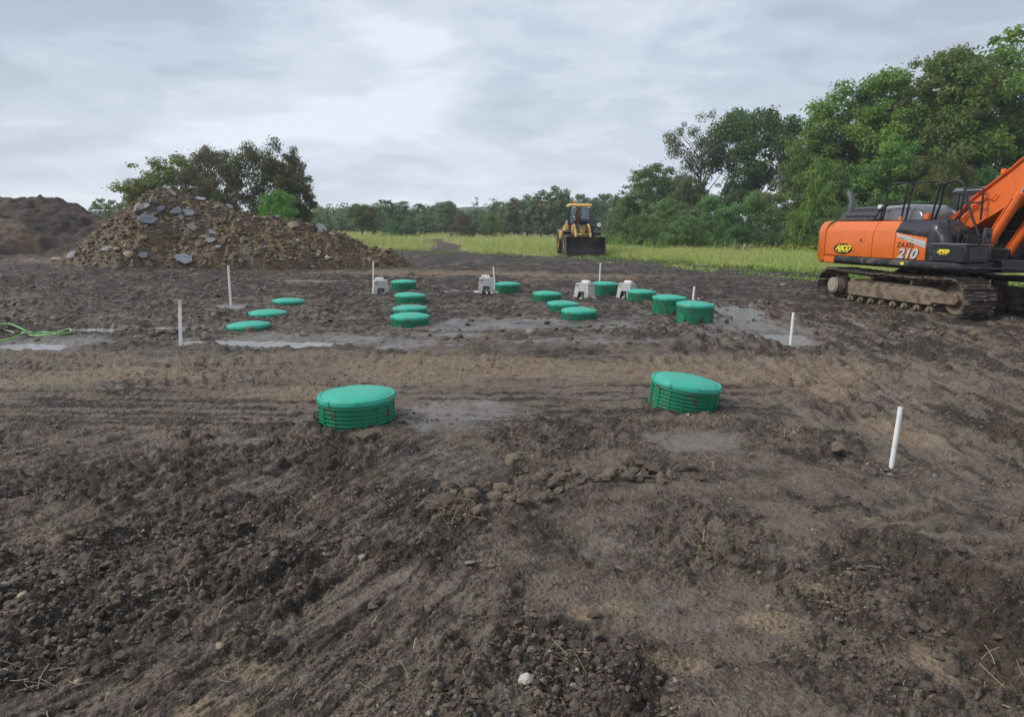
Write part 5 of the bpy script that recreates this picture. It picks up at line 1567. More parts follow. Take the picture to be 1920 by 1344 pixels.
    for y in (-.30, -.18): m.cyl((1.60, y - .14, 1.72), (1.62, y - .14, 1.84), .03, 10)
    m.build('hose_fitting', M_worn, root)
    m = MB(); m.box(.9, 1.55, -.30, -.22, 1.2, 1.52); m.box(.9, 1.55, .22, .30, 1.2, 1.52); m.prism([(.0, 1.24), (.9, 1.24), (.6, 1.6), (.36, 2.02), (.05, 2.02), (-.12, 1.7)], 'y', -.32, -.24); m.prism([(.0, 1.24), (.9, 1.24), (.6, 1.6), (.36, 2.02), (.05, 2.02), (-.12, 1.7)], 'y', .24, .32)
    m.build('boom_bracket', M_dark, root, bevel=.01)
    # arm and bucket
    m = MB(); m.loft([[(5.55, -.16, 5.0), (5.55, .16, 5.0), (5.95, .16, 4.9), (5.95, -.16, 4.9)], [(5.6, -.17, 4.1), (5.6, .17, 4.1), (6.2, .17, 4.15), (6.2, -.17, 4.15)], [(5.35, -.12, 1.55), (5.35, .12, 1.55), (5.62, .12, 1.5), (5.62, -.12, 1.5)]])
    m.build('arm', M_boompaint, root, bevel=.02)
    m = MB(); m.tube([(3.3, 0, 4.62), (4.7, 0, 4.95)], .10, 16); m.tube([(4.7, 0, 4.95), (5.58, 0, 4.98)], .05, 12, 1); m.build('arm_cylinder', [M_boompaint, M_chrome], root)
    m = MB(); pr = [(5.50, 1.55), (5.20, 1.35), (4.92, .95), (4.90, .55), (5.15, .22), (5.60, .12), (6.02, .28)]
    pi_ = [(x + .03 * (1 if x < 5.4 else 0), z + .03) for x, z in pr]
    m.prism(pr + list(reversed(pi_)), 'y', -.5, .5); m.prism(pr + [(5.72, 1.30)], 'y', -.53, -.5); m.prism(pr + [(5.72, 1.30)], 'y', .5, .53)
    for k in range(5): m.prism([(5.98, .24), (6.2, .37), (6.0, .33)], 'y', -.46 + k * .21, -.38 + k * .21)
    m.build('bucket', M_dark, root, bevel=.01)

    # ---- lettering
    rot = (R(90), 0, 0)
    m = MB()
    el = [(-1.635 + .335 * math.cos(2 * math.pi * k / 48), 1.415 + .135 * math.sin(2 * math.pi * k / 48)) for k in range(48)]
    m.prism(el, 'y', -1.3665, -1.3625); ov = m.build('oval_decal', M_black, root)
    text_mesh('lettering', 'ASCO', .17, M_yellowdecal, root, (-1.635, -1.368, 1.435), rot, .35, .010, .0012, 1.0, 1.15)
    text_mesh('phone_lettering', '1-800-957-2726', .05, M_yellowdecal, root, (-1.635, -1.368, 1.345), rot, 0, .0015, .0012, 1.0, 1.2)
    text_mesh('lettering', 'ASCO', .092, M_yellowdecal, root, (1.40, -1.357, 1.455), rot, .35, .010, .0012, 1.0, 1.12)
    text_mesh('phone_lettering', '1-800-957-2726', .026, M_yellowdecal, root, (1.40, -1.357, 1.395), rot, 0, .001, .0012, 1.0, 1.35)
    text_mesh('model_lettering', 'ZAXIS', .155, M_black, root, (.375, -1.3675, 1.555), rot, 0, .0025, .0012, 1.06, 1.12)
    m = MB(); m.prism([(.335, 1.505), (.365, 1.50), (.445, 1.62), (.415, 1.625)], 'y', -1.3715, -1.3692); m.build('letter_slash', M_boompaint, root)
    text_mesh('number_shadow', '210', .30, M_black, root, (.455, -1.3675, 1.352), rot, .28, .018, .0008, 1.02, 1.18)
    text_mesh('number_lettering', '210', .30, M_silver, root, (.44, -1.3705, 1.362), rot, .28, .012, .0012, 1.02, 1.18)
    m = MB(); m.box(.30, .40, -1.3795, -1.3765, 1.115, 1.175); m.build('warning_sticker', M_yellowdecal, root, bevel=.001)
    return root
build_excavator()
# ------------------------------------------------------------------ wheel loader (x forward)
def build_loader():
    ang = math.atan2(-.998, .05)
    bx, by = 4.63, 44.0
    ox, oy = bx - .05 * 3.75, by + .998 * 3.75
    root = thing('wheel_loader', 'yellow wheel loader with its dark bucket lowered, standing at the edge of the meadow', 'wheel loader', (ox, oy, gz(ox, oy)), ang)
    # bucket: curved shell, open to the front
    prof = [(3.95, .02), (3.2, .03), (2.98, .10), (2.84, .28), (2.82, .55), (2.90, .85), (3.08, 1.10), (3.25, 1.22)]
    inner = [(x + (.035 if x < 3.5 else 0), z + .04 if z < .5 else z - .01) for x, z in prof]
    m = MB(); m.prism(prof + list(reversed(inner)), 'y', -1.26, 1.26)
    bk = m.build('bucket', M_lsteel, root, angle=40)
    side = prof + [(3.45, 1.12), (3.80, .35)]
    for s in (-1, 1):
        m = MB(); m.prism(side, 'y', s * 1.262, s * 1.29); m.build('bucket_side', M_lsteel, bk, bevel=.004)
    m = MB(); m.box(3.86, 4.02, -1.30, 1.30, .005, .035); m.build('cutting_edge', M_worn, bk, bevel=.004)
    m = MB(); m.box(3.22, 3.30, -1.28, 1.28, 1.205, 1.24); m.build('bucket_rim', M_lsteel, bk)
    # lift arms, cross tube, bucket links
    for s in (-1, 1):
        m = MB(); m.prism([(.85, 1.95), (1.1, 2.08), (1.9, 1.75), (2.7, .75), (2.85, .45), (2.7, .35), (2.45, .60), (1.75, 1.40), (.9, 1.70)], 'y', s * .48 - .06, s * .48 + .06)
        m.build('lift_arm', M_lyellow, root, bevel=.015)
        m = MB(); m.tube([(.9, s * .62, 1.0), (1.5, s * .62, 1.25)], .07, 14); m.tube([(1.5, s * .62, 1.25), (2.0, s * .58, 1.42)], .035, 12, 1); m.build('lift_cylinder', [M_lyellow, M_chrome], root)
    m = MB(); m.cyl((2.0, -.48, 1.35), (2.0, .48, 1.35), .10, 16); m.prism([(1.85, 1.3), (2.05, 1.9), (2.2, 1.95), (2.15, 1.25)], 'y', -.14, .14); m.build('cross_tube', M_lyellow, root, bevel=.01)
    m = MB(); m.tube([(.9, 0, 1.95), (1.7, 0, 1.95)], .08, 14); m.tube([(1.7, 0, 1.95), (2.1, 0, 1.88)], .04, 12, 1); m.tube([(2.15, 0, 1.35), (2.85, 0, 1.0)], .05, 10); m.build('tilt_cylinder', [M_dark, M_chrome], root)
    m = MB()
    for y in (-.35, -.28, .2, .26, .33): m.tube([(1.0, y, 1.7), (1.5, y, 2.02), (1.95, y * .8, 1.6), (2.1, y * .7, 1.2)], .022, 6)
    m.build('hydraulic_hose', M_black, root)
    # frames
    m = MB(); m.box(.15, 1.95, -.42, .42, .55, 1.35); m.box(.6, 1.3, -.60, .60, 1.25, 1.98); m.build('front_frame', M_lyellow, root, bevel=.03)
    m = MB(); m.box(-2.9, -.05, -.50, .50, .55, 1.35); m.build('rear_frame', M_dark, root, bevel=.02)
    m = MB(); m.loft([[(-3.25, -.72, 1.05), (-.95, -.72, 1.05), (-.95, .72, 1.05), (-3.25, .72, 1.05)], [(-3.30, -.70, 1.9), (-.95, -.70, 2.15), (-.95, .70, 2.15), (-3.30, .70, 1.9)], [(-3.1, -.5, 2.05), (-.95, -.55, 2.32), (-.95, .55, 2.32), (-3.1, .5, 2.05)]])
    m.build('engine_cover', M_lyellow, root, bevel=.03)
    m = MB(); m.tube([(-1.8, .3, 2.2), (-1.8, .3, 2.75)], .06, 12); m.build('exhaust_pipe', M_black, root)
    # cab
    m = MB()
    X0, X1, W0, W1, Z0, Z1 = -.85, .62, .74, .66, 1.42, 3.20
    m.box(X0, X1, -.74, .74, 1.18, 1.62)
    for (x0, x1) in ((X0, X0 + .09), (X1 - .08, X1)):
        for s in (-1, 1): m.loft([[(x0, s * .745, 1.62), (x1, s * .745, 1.62), (x1, s * .665, 1.62), (x0, s * .665, 1.62)], [(x0, s * .70, Z1), (x1 - .0, s * .70, Z1), (x1 - .0, s * .62, Z1), (x0, s * .62, Z1)]])
    cabo = m.build('cab', M_dark, root, bevel=.012)
    m = MB(); m.box(X1 - .05, X1 - .035, -.664, .664, 1.621, Z1 - .001); m.build('windscreen', M_glassblue, cabo)
    m = MB(); m.box(X0 + .03, X0 + .045, -.664, .664, 1.621, Z1 - .001); m.build('rear_window', M_glassblue, cabo)
    for s in (-1, 1):
        m = MB(); m.loft([[(X0 + .09, s * .715, 1.621), (X1 - .08, s * .715, 1.621), (X1 - .08, s * .70, 1.621), (X0 + .09, s * .70, 1.621)], [(X0 + .09, s * .672, Z1), (X1 - .08, s * .672, Z1), (X1 - .08, s * .657, Z1), (X0 + .09, s * .657, Z1)]])
        m.build('side_window', M_glassblue, cabo)
    m = MB(); m.loft([[(X0 - .05, -.76, Z1 + .001), (X1 + .12, -.76, Z1 + .001), (X1 + .12, .76, Z1 + .001), (X0 - .05, .76, Z1 + .001)], [(X0 - .05, -.78, Z1 + .12), (X1 + .13, -.78, Z1 + .12), (X1 + .13, .78, Z1 + .12), (X0 - .05, .78, Z1 + .12)],
                      [(X0 + .05, -.68, Z1 + .20), (X1 + .02, -.68, Z1 + .20), (X1 + .02, .68, Z1 + .20), (X0 + .05, .68, Z1 + .20)]])
    rf = m.build('cab_roof', surf('roof_cream_yellow', (.72, .46, .12), .45, var=.08), cabo, bevel=.02)
    for y in (-.53, -.40, .44, .57):
        m = MB(); m.cyl((X1 + .10, y, Z1 - .06), (X1 + .18, y, Z1 - .06), .062, 14); m.cyl((X1 + .18, y, Z1 - .06), (X1 + .186, y, Z1 - .06), .052, 14, 1); m.build('work_light', [M_black, M_lamp], rf)
    m = MB(); m.cyl((-.2, -.32, Z1 + .20), (-.2, -.32, Z1 + .27), .03, 10); m.lathe([(.07, 0), (.07, .10), (.05, .15), (0, .16)], 14, 1, Matrix.Translation((-.2, -.32, Z1 + .27))); m.build('beacon', [M_black, M_amber], rf)
    m = MB(); m.box(-.55, .0, -.26, .26, 1.7, 1.95); m.box(-.62, -.45, -.25, .25, 1.95, 2.55); m.build('seat', M_seat, cabo, bevel=.05)
    m = MB(); m.tube([(.3, 0, 1.7), (.2, 0, 2.1)], .04, 8); m.tube([(.2 + .06 * math.sin(t), .18 * math.cos(t), 2.12 + .16 * math.sin(t)) for t in [k * math.pi / 8 for k in range(17)]], .018, 6); m.build('steering_column', M_black, cabo)
    m = MB(); m.box(.56, .66, -.30, .38, 1.62, 1.86); m.build('dashboard', M_black, cabo, bevel=.04)
    # fenders, ladder, mirror, side boxes
    for s in (-1, 1):
        m = MB(); pts = [(1.55 + .86 * math.cos(R(a)), .76 + .86 * math.sin(R(a))) for a in range(60, 176, 12)]
        m.prism(pts + [(1.55 + .82 * math.cos(R(a)), .76 + .82 * math.sin(R(a))) for a in range(168, 48, -12)], 'y', s * .72, s * 1.24); m.build('fender', M_black, root)
        m = MB(); pts = [(-1.55 + .90 * math.cos(R(a)), .76 + .90 * math.sin(R(a))) for a in range(20, 166, 12)]
        m.prism(pts + [(-1.55 + .84 * math.cos(R(a)), .76 + .84 * math.sin(R(a))) for a in range(158, 8, -12)], 'y', s * .72, s * 1.24); m.build('fender', M_lyellow, root)
        m = MB(); m.tube([(.62, s * .78, 1.62), (.66, s * 1.0, 1.95), (.60, s * .80, 2.3)], .018, 6); m.build('handrail', M_rail, root)
    m = MB(); m.tube([(.62, .78, 1.7), (.7, 1.15, 1.85), (.72, 1.25, 1.95)], .02, 6); m.build('mirror_arm', M_rail, root)
    m = MB(); m.cyl((.74, 1.28, 2.02), (.80, 1.28, 2.02), .14, 20); m.build('mirror', M_lamp, root)
    m = MB(); m.box(.30, .85, .78, 1.3, 1.45, 1.62); m.box(.30, .8, .70, 1.0, 1.62, 1.95); m.build('step_platform', M_dark, root, bevel=.02)
    m = MB(); m.box(.3, .75, -1.0, -.78, 1.45, 2.0); m.loft([[(.3, -.98, 2.0), (.7, -.98, 2.0), (.7, -.80, 2.0), (.3, -.80, 2.0)], [(.4, -.92, 2.3), (.6, -.92, 2.3), (.6, -.84, 2.3), (.4, -.84, 2.3)]]); m.build('side_tank', M_lyellow, root, bevel=.03)
    # wheels
    def wheel(x, y, s):
        T = Matrix.Translation((x, y, .74)) @ Matrix.Rotation(R(90), 4, 'X')
        m = MB(); m.lathe([(.36, -.22), (.52, -.25), (.66, -.25), (.715, -.20), (.725, 0), (.715, .20), (.66, .25), (.52, .25), (.36, .22)], 48, 0, T)
        for k in range(22):
            for sd in (-1, 1):
                a = 2 * math.pi * (k + (.5 if sd > 0 else 0)) / 22
                Mk = T @ Matrix.Rotation(a, 4, 'Z')
                m.loft([[Mk @ Vector(q) for q in ((.70, -.035, 0), (.745, -.03, 0), (.745, .03, 0), (.70, .035, 0))],
                        [Mk @ Vector(q) for q in ((.66, -.115, sd * .255), (.735, -.11, sd * .25), (.735, -.05, sd * .25), (.66, -.045, sd * .255))]])
        w = m.build('wheel', M_tyre, root)
        m = MB(); m.lathe([(.0, s * .10), (.14, s * .12), (.16, s * .06), (.30, s * .02), (.34, s * .18), (.37, s * .20), (.37, s * -.2), (0, s * -.2)], 32, 0, T); m.build('rim', M_rim, w)
    for x in (1.55, -1.55):
        for s in (-1, 1): wheel(x, s * .98, -s)
build_loader()

# ------------------------------------------------------------------ trees and shrubs
def tree_meshes(seed, H, Rr, cb, ncl, leaf, lpc, shape='round', lean=(0, 0), sparse=0.0, stems=1):
    rng = np.random.default_rng(seed)
    cl = []
    ph = rng.uniform(0, 6.28, 4)
    while len(cl) < ncl:
        t = rng.uniform(0, 1)
        if shape == 'round': rad = math.sqrt(max(0, 1 - ((t - .46) / .56) ** 2))
        elif shape == 'vase': rad = (0.45 + .75 * t) * math.sqrt(max(0, 1 - max(0, (t - .62) / .40) ** 2))
        elif shape == 'dome': rad = math.sqrt(max(0, 1 - t ** 2)) * (0.86 + .14 * t)
        else: rad = math.sqrt(max(0, 1 - ((t - .4) / .62) ** 2)) * (1 - .35 * t)
        a = rng.uniform(0, 6.283)
        lob = 1 + .22 * math.sin(2 * a + ph[0] + 3 * t) + .16 * math.sin(3 * a + ph[1] - 5 * t) + .10 * math.sin(7 * a + ph[2] + 9 * t)
        u = rng.uniform(0, 1) ** .42
        if rng.uniform() > rad * .8 + .2: continue
        r = Rr * rad * lob * u
        z = H * (cb + (0.965 - cb) * t) * (1 + .05 * math.sin(3 * a + ph[3]))
        cl.append((r * math.cos(a) + lean[0] * t * H, r * math.sin(a) + lean[1] * t * H, min(z, H * 1.0)))
    cl = np.array(cl)
    rc = Rr * (.10 + .17 * rng.uniform(0, 1, ncl) ** 1.5)
    cnt = np.maximum(6, (lpc * (rc / (Rr * .19)) ** 2 * rng.uniform(.55, 1.25, ncl)).astype(int))
    C = np.repeat(cl, cnt, axis=0); RC = np.repeat(rc, cnt)
    n = len(C)
    d = rng.normal(0, 1, (n, 3)); d /= np.linalg.norm(d, axis=1)[:, None]
    u = rng.uniform(0, 1, n) ** (1 / 2.3)
    # twiggy stray leaves beyond the clump
    stray = rng.uniform(0, 1, n) < .10; u = np.where(stray, u * 1.45, u)
    pos = C + d * (RC * u)[:, None] * np.array([1.12, 1.12, .72])
    nrm = d * .55 + np.array([0, 0, .55]) + rng.normal(0, .55, (n, 3)); nrm /= np.linalg.norm(nrm, axis=1)[:, None]
    t = np.cross(nrm, rng.normal(0, 1, (n, 3))); t /= np.linalg.norm(t, axis=1)[:, None]
    b = np.cross(nrm, t)
    s = leaf * rng.uniform(.55, 1.35, n)
    t = t * s[:, None]; b = b * (s * .52)[:, None]
    fold = nrm * (s * .12)[:, None]
    V = np.stack([pos - t, pos + b * 1.0 + fold, pos + t, pos - b * 1.0 + fold], 1).reshape(-1, 3)
    V[:, 2] = np.maximum(V[:, 2], .03)
    F = np.arange(len(V)).reshape(-1, 4)
    crown = np_mesh('crown', V, F, False)
    # trunk and limbs that lead to the clumps
    m = MB(); pr = random.Random(seed)
    trunks = []
    for k in range(stems):
        a = pr.uniform(0, 6.28); off = 0 if stems == 1 else Rr * .18
        px, py = off * math.cos(a), off * math.sin(a)
        ex, ey = lean[0] * H * .8 + (px * 2.6 if stems > 1 else pr.uniform(-.05, .05) * H), lean[1] * H * .8 + (py * 2.6 if stems > 1 else pr.uniform(-.05, .05) * H)
        pts = []
        for i in range(9):
            q = i / 8
            pts.append(Vector((px + (ex - px) * q ** 1.3 + pr.uniform(-.02, .02) * H * q, py + (ey - py) * q ** 1.3 + pr.uniform(-.02, .02) * H * q, -.2 + H * .86 * q)))
        r0 = H * (.021 if stems == 1 else .013)
        rs = [r0 * (1.35 if i == 0 else 1.0) * (1 - .9 * i / 8) for i in range(9)]
        m.tube(pts, rs, 8); trunks.append((pts, r0))
    order = rng.permutation(ncl)[:int(min(ncl, 46))]
    for i in order:
        c = Vector(cl[i])
        pts, r0 = pr.choice(trunks)
        want = max(cb * H * .55, c.z - (Vector((c.x, c.y, 0)) - Vector((pts[4].x, pts[4].y, 0))).length * pr.uniform(.5, .95) - .3)
        q = min(7.5, max(1.2, want / (H * .86) * 8)); k = int(q); s0 = pts[k].lerp(pts[k + 1], q - k)
        L_ = (c - s0).length
        mid = s0.lerp(c, .5) + Vector((pr.uniform(-.1, .1) * L_, pr.uniform(-.1, .1) * L_, pr.uniform(.02, .16) * L_))
        rb = r0 * pr.uniform(.22, .45) * (1 - .07 * q)
        m.tube([s0, s0.lerp(mid, .55), mid, mid.lerp(c, .6), c + (c - mid) * .3], [rb, rb * .8, rb * .6, rb * .38, rb * .14], 5)
    me = bpy.data.meshes.new('trunk'); me.from_pydata(m.v, [], m.f); me.materials.append(M_bark)
    me.polygons.foreach_set("use_smooth", np.full(len(me.polygons), True))
    return crown, me

KINDS = {
    'tall1': dict(seed=21, H=16, Rr=4.7, cb=.16, ncl=185, leaf=.15, lpc=240, shape='round'),
    'tall2': dict(seed=22, H=16, Rr=4.4, cb=.14, ncl=185, leaf=.15, lpc=240, shape='vase'),
    'tall3': dict(seed=23, H=16, Rr=4.2, cb=.26, ncl=120, leaf=.15, lpc=170, shape='vase'),
    # seed, H, R, crown base, clumps, leaf, leaves per clump, shape
    'broad1': dict(seed=1, H=10, Rr=4.4, cb=.20, ncl=125, leaf=.13, lpc=230, shape='round'),
    'broad2': dict(seed=2, H=10, Rr=4.0, cb=.12, ncl=125, leaf=.13, lpc=230, shape='vase'),
    'broad3': dict(seed=3, H=10, Rr=3.8, cb=.10, ncl=125, leaf=.13, lpc=230, shape='round'),
    'open1': dict(seed=4, H=10, Rr=3.9, cb=.24, ncl=165, leaf=.13, lpc=220, shape='vase'),
    'open2': dict(seed=5, H=10, Rr=3.3, cb=.30, ncl=62, leaf=.105, lpc=130, shape='vase', lean=(-.06, 0)),
    'spread': dict(seed=6, H=10, Rr=5.2, cb=.16, ncl=120, leaf=.15, lpc=135, shape='round', stems=3),
    'shrub1': dict(seed=7, H=5, Rr=3.4, cb=.02, ncl=120, leaf=.11, lpc=150, shape='dome', stems=4),
    'shrub2': dict(seed=8, H=5, Rr=3.0, cb=.02, ncl=110, leaf=.11, lpc=150, shape='dome', stems=4),
    'far1': dict(seed=9, H=10, Rr=4.0, cb=.06, ncl=80, leaf=.26, lpc=60, shape='round'),
    'far2': dict(seed=10, H=10, Rr=3.3, cb=.06, ncl=80, leaf=.26, lpc=60, shape='cone'),
    'bare': dict(seed=11, H=10, Rr=2.0, cb=.30, ncl=34, leaf=.15, lpc=26, shape='cone'),
}
MESH = {}
def tree(kind, mat, x, y, H, width, name, label, cat, group=None, rz=None, z=None):
    k = KINDS[kind]
    if kind not in MESH: MESH[kind] = tree_meshes(**k)
    key = (kind, mat.name)
    if key not in MESH:
        c = MESH[kind][0]
        c = c.copy(); c.materials.clear(); c.materials.append(mat); MESH[key] = c
    rz = random.Random(hash((round(x * 10), round(y * 10)))).uniform(0, 6.28) if rz is None else rz
    root = thing(name, label, cat, (x, y, gz(x, y) if z is None else z), rz, group)
    sz = H / k['H']; sx = width / (2 * k['Rr'])
    root.scale = (sx, sx, sz)
    c = bpy.data.objects.new('crown', MESH[key]); COL.objects.link(c); c.parent = root
    t = bpy.data.objects.new('trunk' if name.endswith('tree') else 'stems', MESH[kind][1]); COL.objects.link(t); t.parent = root
    return root

def pt(kind, mat, px, ptop, wpx, D, name, label, cat='tree', group=None, rz=None):
    """a tree by the pixel of its axis, its top and its width, at forward distance D"""
    p = ray_at(px, ptop, D)
    base = gz(p.x, D)
    w = wpx / 1280 * D
    return tree(kind, mat, p.x, D, (p.z - base) * 1.02, w, name, label, cat, group, rz)

G_L, G_R, G_F, G_S = 'trees behind the rubble heap', 'tall trees behind the excavator', 'trees of the far tree line', 'shrubs along the meadow edge'
def build_trees():
    # behind the rubble heap
    pt('broad3', L_yellow, 322, 300, 150, 66, 'tree', 'yellow green tree at the side of the bronze trees behind the rubble heap', group=G_L)
    pt('open1', L_yellow, 268, 335, 70, 67, 'tree', 'thin yellow green tree next to the heap peak', group=G_L)
    pt('broad1', L_russet, 396, 279, 120, 64, 'tree', 'reddish brown tree standing between the yellow green tree and the broad bronze tree', group=G_L)
    pt('spread', L_bronze, 487, 271, 150, 62, 'tree', 'broad bronze and green tree, tallest of those behind the rubble heap', group=G_L)
    pt('broad2', L_russet, 535, 283, 80, 63, 'tree', 'russet topped tree rising behind the bright green bush', group=G_L)
    pt('broad3', L_bronze, 556, 330, 80, 61, 'tree', 'dark drooping tree at the end of the group behind the heap, next to open sky', group=G_L)
    pt('shrub1', L_bright, 520, 358, 96, 52, 'bush', 'bright green bush standing just behind the rubble heap under the bronze trees', 'bush')
    # behind the earth mound
    for (px, top, w, D, mt, lab) in ((186, 374, 40, 120, L_deep, 'bluish green tree far off, nearest the crest of the earth mound'), (212, 377, 36, 116, L_far, 'round far green tree between the mound and the heap'),
                                     (235, 373, 36, 118, L_olive, 'olive far tree seen just before the rubble heap begins'), (203, 388, 26, 100, L_olive, 'low olive bush below the far trees between mound and heap')):
        pt('far1', mt, px, top, w, D, 'tree' if 'bush' not in lab else 'bush', lab, 'tree' if 'bush' not in lab else 'bush')
    # far tree line, one by one
    far = [(618, 380, 34, 105, 'bare', L_far, 'slim sparse tree standing alone at the near end of the far tree line'), (598, 398, 40, 120, 'far1', L_olive, 'low olive tree behind the slim sparse one'),
           (640, 402, 60, 150, 'far1', L_far, 'low dark tree between the slim sparse tree and the feathery one'), (678, 384, 48, 110, 'open1', L_olive, 'feathery olive tree with stray twigs on top in the far tree line'),
           (700, 388, 34, 112, 'far1', L_olive, 'olive tree beside the feathery one in the far tree line'),
           (722, 377, 56, 140, 'far1', L_deep, 'dark tall tree, first of the dense dark clump of the far tree line'), (752, 378, 54, 142, 'far2', L_deep, 'dark tree in the middle of the dense dark clump of the far tree line'),
           (782, 384, 52, 145, 'far1', L_deep, 'dark tree at the far end of the dense dark clump'), (797, 396, 46, 118, 'far1', L_far, 'round mid green tree in front of the dense dark clump'),
           (812, 386, 40, 150, 'far2', L_far, 'narrow dark tree between the dense clump and the tree with pale twigs'), (836, 379, 40, 138, 'open1', L_far, 'tree with pale twigs near the russet bush'),
           (867, 400, 42, 108, 'shrub1', L_russet, 'round russet bush at the meadow edge in front of the far tree line'), (858, 396, 46, 150, 'far1', L_deep, 'dark tree behind the round russet bush'),
           (892, 367, 18, 125, 'bare', L_far, 'tall thin almost leafless tree in the far tree line'), (885, 396, 50, 145, 'far1', L_far, 'low green tree behind the thin leafless tree'),
           (922, 370, 34, 128, 'bare', L_olive, 'second thin tree with a tufted top in the far tree line'), (921, 405, 36, 108, 'shrub2', L_olive, 'small olive bush at the meadow edge below the thin trees'),
           (940, 380, 56, 140, 'far1', L_far, 'green tree between the thin trees and the tall row behind the loader'), (965, 372, 50, 125, 'far2', L_brownshrub, 'greyish green tree, lowest of the tall row beside the loader'),
           (990, 366, 52, 124, 'far2', L_far, 'grey green tree in the middle of the tall row beside the loader'), (1016, 358, 52, 122, 'far2', L_brownshrub, 'grey green tree next to the tallest of the row beside the loader'),
           (1042, 350, 54, 120, 'far2', L_far, 'tallest tree of the row, just beside the loader cab'), (1062, 355, 34, 121, 'far2', L_far, 'tree straight behind the loader cab'),
           (1095, 367, 64, 165, 'far1', L_deep, 'bluish tree in the distant wood next to the loader cab'), (1130, 366, 64, 160, 'far1', L_deep, 'bluish tree of the distant wood between the loader and the round shrubs'),
           (765, 408, 40, 108, 'shrub2', L_far, 'low green bush at the foot of the dense dark clump'), (735, 412, 36, 106, 'shrub1', L_deep, 'low dark bush below the first dark tree of the far line')]
    for (px, top, w, D, k, mt, lab) in far:
        isb = ' bush' in lab.split(' in front')[0].split(' near')[0].split(' behind')[0]
        pt(k, mt, px, top, w * 1.15, D, 'bush' if isb else 'tree', lab, 'bush' if isb else 'tree', None if isb else G_F)
    # shrubs and trees at the meadow edge right of the loader
    sh = [(1218, 315, 130, 84, 'broad3', L_shrub, 'tall rounded grey green tree just beyond the loader, with a domed top', 'tree'), (1160, 368, 70, 92, 'shrub1', L_far, 'dim green shrub next to the loader bucket', 'shrub'),
          (1180, 372, 80, 80, 'shrub2', L_shrub, 'pale green shrub in front of the domed tree', 'shrub'), (1262, 330, 90, 83, 'broad1', L_shrub, 'second domed tree, half behind the brownish shrub', 'tree'),
          (1302, 336, 100, 78, 'broad3', L_brownshrub, 'brownish green tree below the leaning grey tree', 'tree'), (1255, 374, 110, 70, 'shrub1', L_shrub, 'broad light green shrub below the domed trees', 'shrub'),
          (1330, 374, 110, 68, 'shrub2', L_shrub, 'dull green shrub below the brownish tree', 'shrub'), (1425, 358, 120, 68, 'shrub1', L_shrub, 'big rounded shrub below the dark spreading tree', 'shrub'),
          (1378, 392, 80, 66, 'shrub2', L_deep, 'dark low shrub in the gap below the tree trunks', 'shrub'), (1480, 385, 110, 64, 'shrub1', L_deep, 'dark shrub behind the yellow flowers', 'shrub'),
          (1205, 402, 90, 66, 'shrub1', L_shrub, 'low bright shrub of the meadow edge near the loader', 'shrub'), (1290, 408, 90, 62, 'shrub2', L_shrub, 'low light shrub in the middle of the meadow edge', 'shrub'),
          (1510, 400, 90, 58, 'shrub2', L_deep, 'low dark shrub next to the excavator tail', 'shrub')]
    for (px, top, w, D, k, mt, lab, c) in sh: pt(k, mt, px, top, w, D, c, lab, c, G_S if c == 'shrub' else None)
    pt('open2', L_grey, 1325, 222, 120, 80, 'tree', 'sparse grey green tree leaning out, with bare twigs, beside the dark spreading tree', rz=0)
    pt('open1', L_deep, 1420, 209, 168, 79, 'tree', 'dark spreading tree with a feathery crown and sky showing between its trunks', rz=2.0)
    # the tall wood on the right
    tall = [(1530, 262, 110, 60, 'tall1', L_olive, 'olive green tree at the edge of the tall wood, next to the dark spreading tree'), (1572, 200, 150, 58, 'tall2', L_green, 'tall green tree standing over the excavator tail'),
            (1640, 150, 180, 57, 'tall1', L_green, 'tall green tree over the excavator exhaust'), (1708, 136, 180, 60, 'tall2', L_deep, 'dark tall tree between the exhaust and the handrails'),
            (1772, 104, 190, 55, 'tall1', L_olive, 'tall yellowish green tree over the middle handrail'), (1845, 72, 220, 54, 'tall2', L_green, 'tallest tree of all, over the excavator cab'),
            (1935, 84, 200, 55, 'tall3', L_green, 'tall open tree with sky showing through at the picture edge'), (2010, 125, 200, 56, 'tall1', L_green, 'tall tree beyond the picture edge'),
            (1545, 300, 110, 54, 'shrub1', L_green, 'rounded lower tree in front of the tall wood, behind the excavator tail'), (1610, 320, 110, 52, 'broad3', L_deep, 'dark lower tree behind the exhaust pipe'),
            (1690, 265, 130, 52, 'broad3', L_green, 'lighter green lower tree behind the first handrail'), (1770, 290, 110, 50, 'broad1', L_olive, 'lower tree behind the middle handrail'),
            (1850, 325, 120, 50, 'shrub2', L_deep, 'dark lower shrub behind the excavator cab'), (1600, 380, 120, 48, 'shrub1', L_deep, 'low dark shrub right behind the engine cover'), (1720, 385, 120, 47, 'shrub2', L_deep, 'low dark shrub behind the handrails'),
            (1915, 380, 120, 46, 'shrub1', L_deep, 'low dark shrub behind the boom'), (1660, 200, 170, 64, 'tall2', L_deep, 'dark tree deep in the tall wood'), (1790, 190, 170, 66, 'tall1', L_deep, 'another dark tree deep in the tall wood, behind the tallest ones')]
    for (px, top, w, D, k, mt, lab) in tall:
        c = 'shrub' if 'shrub' in lab else 'tree'
        pt(k, mt, px, top, w, D, c, lab, c, G_R if c == 'tree' else G_S)
    # the far-off wood behind the separate trees: one mass of leaves
    rng = np.random.default_rng(77)
    n = 900
    px = rng.uniform(560, 1200, n); D = rng.uniform(158, 190, n)
    x = (px - 960) / 1280 * D
    topz = 5.5 + 2.6 * fbm(px * .02, px * 0, 620, 4) + np.where(px > 930, 1.6 + .006 * (px - 930), 0)
    z = topz * rng.uniform(.1, 1, n)
    C = np.repeat(np.stack([x, D, z], -1), 70, 0)
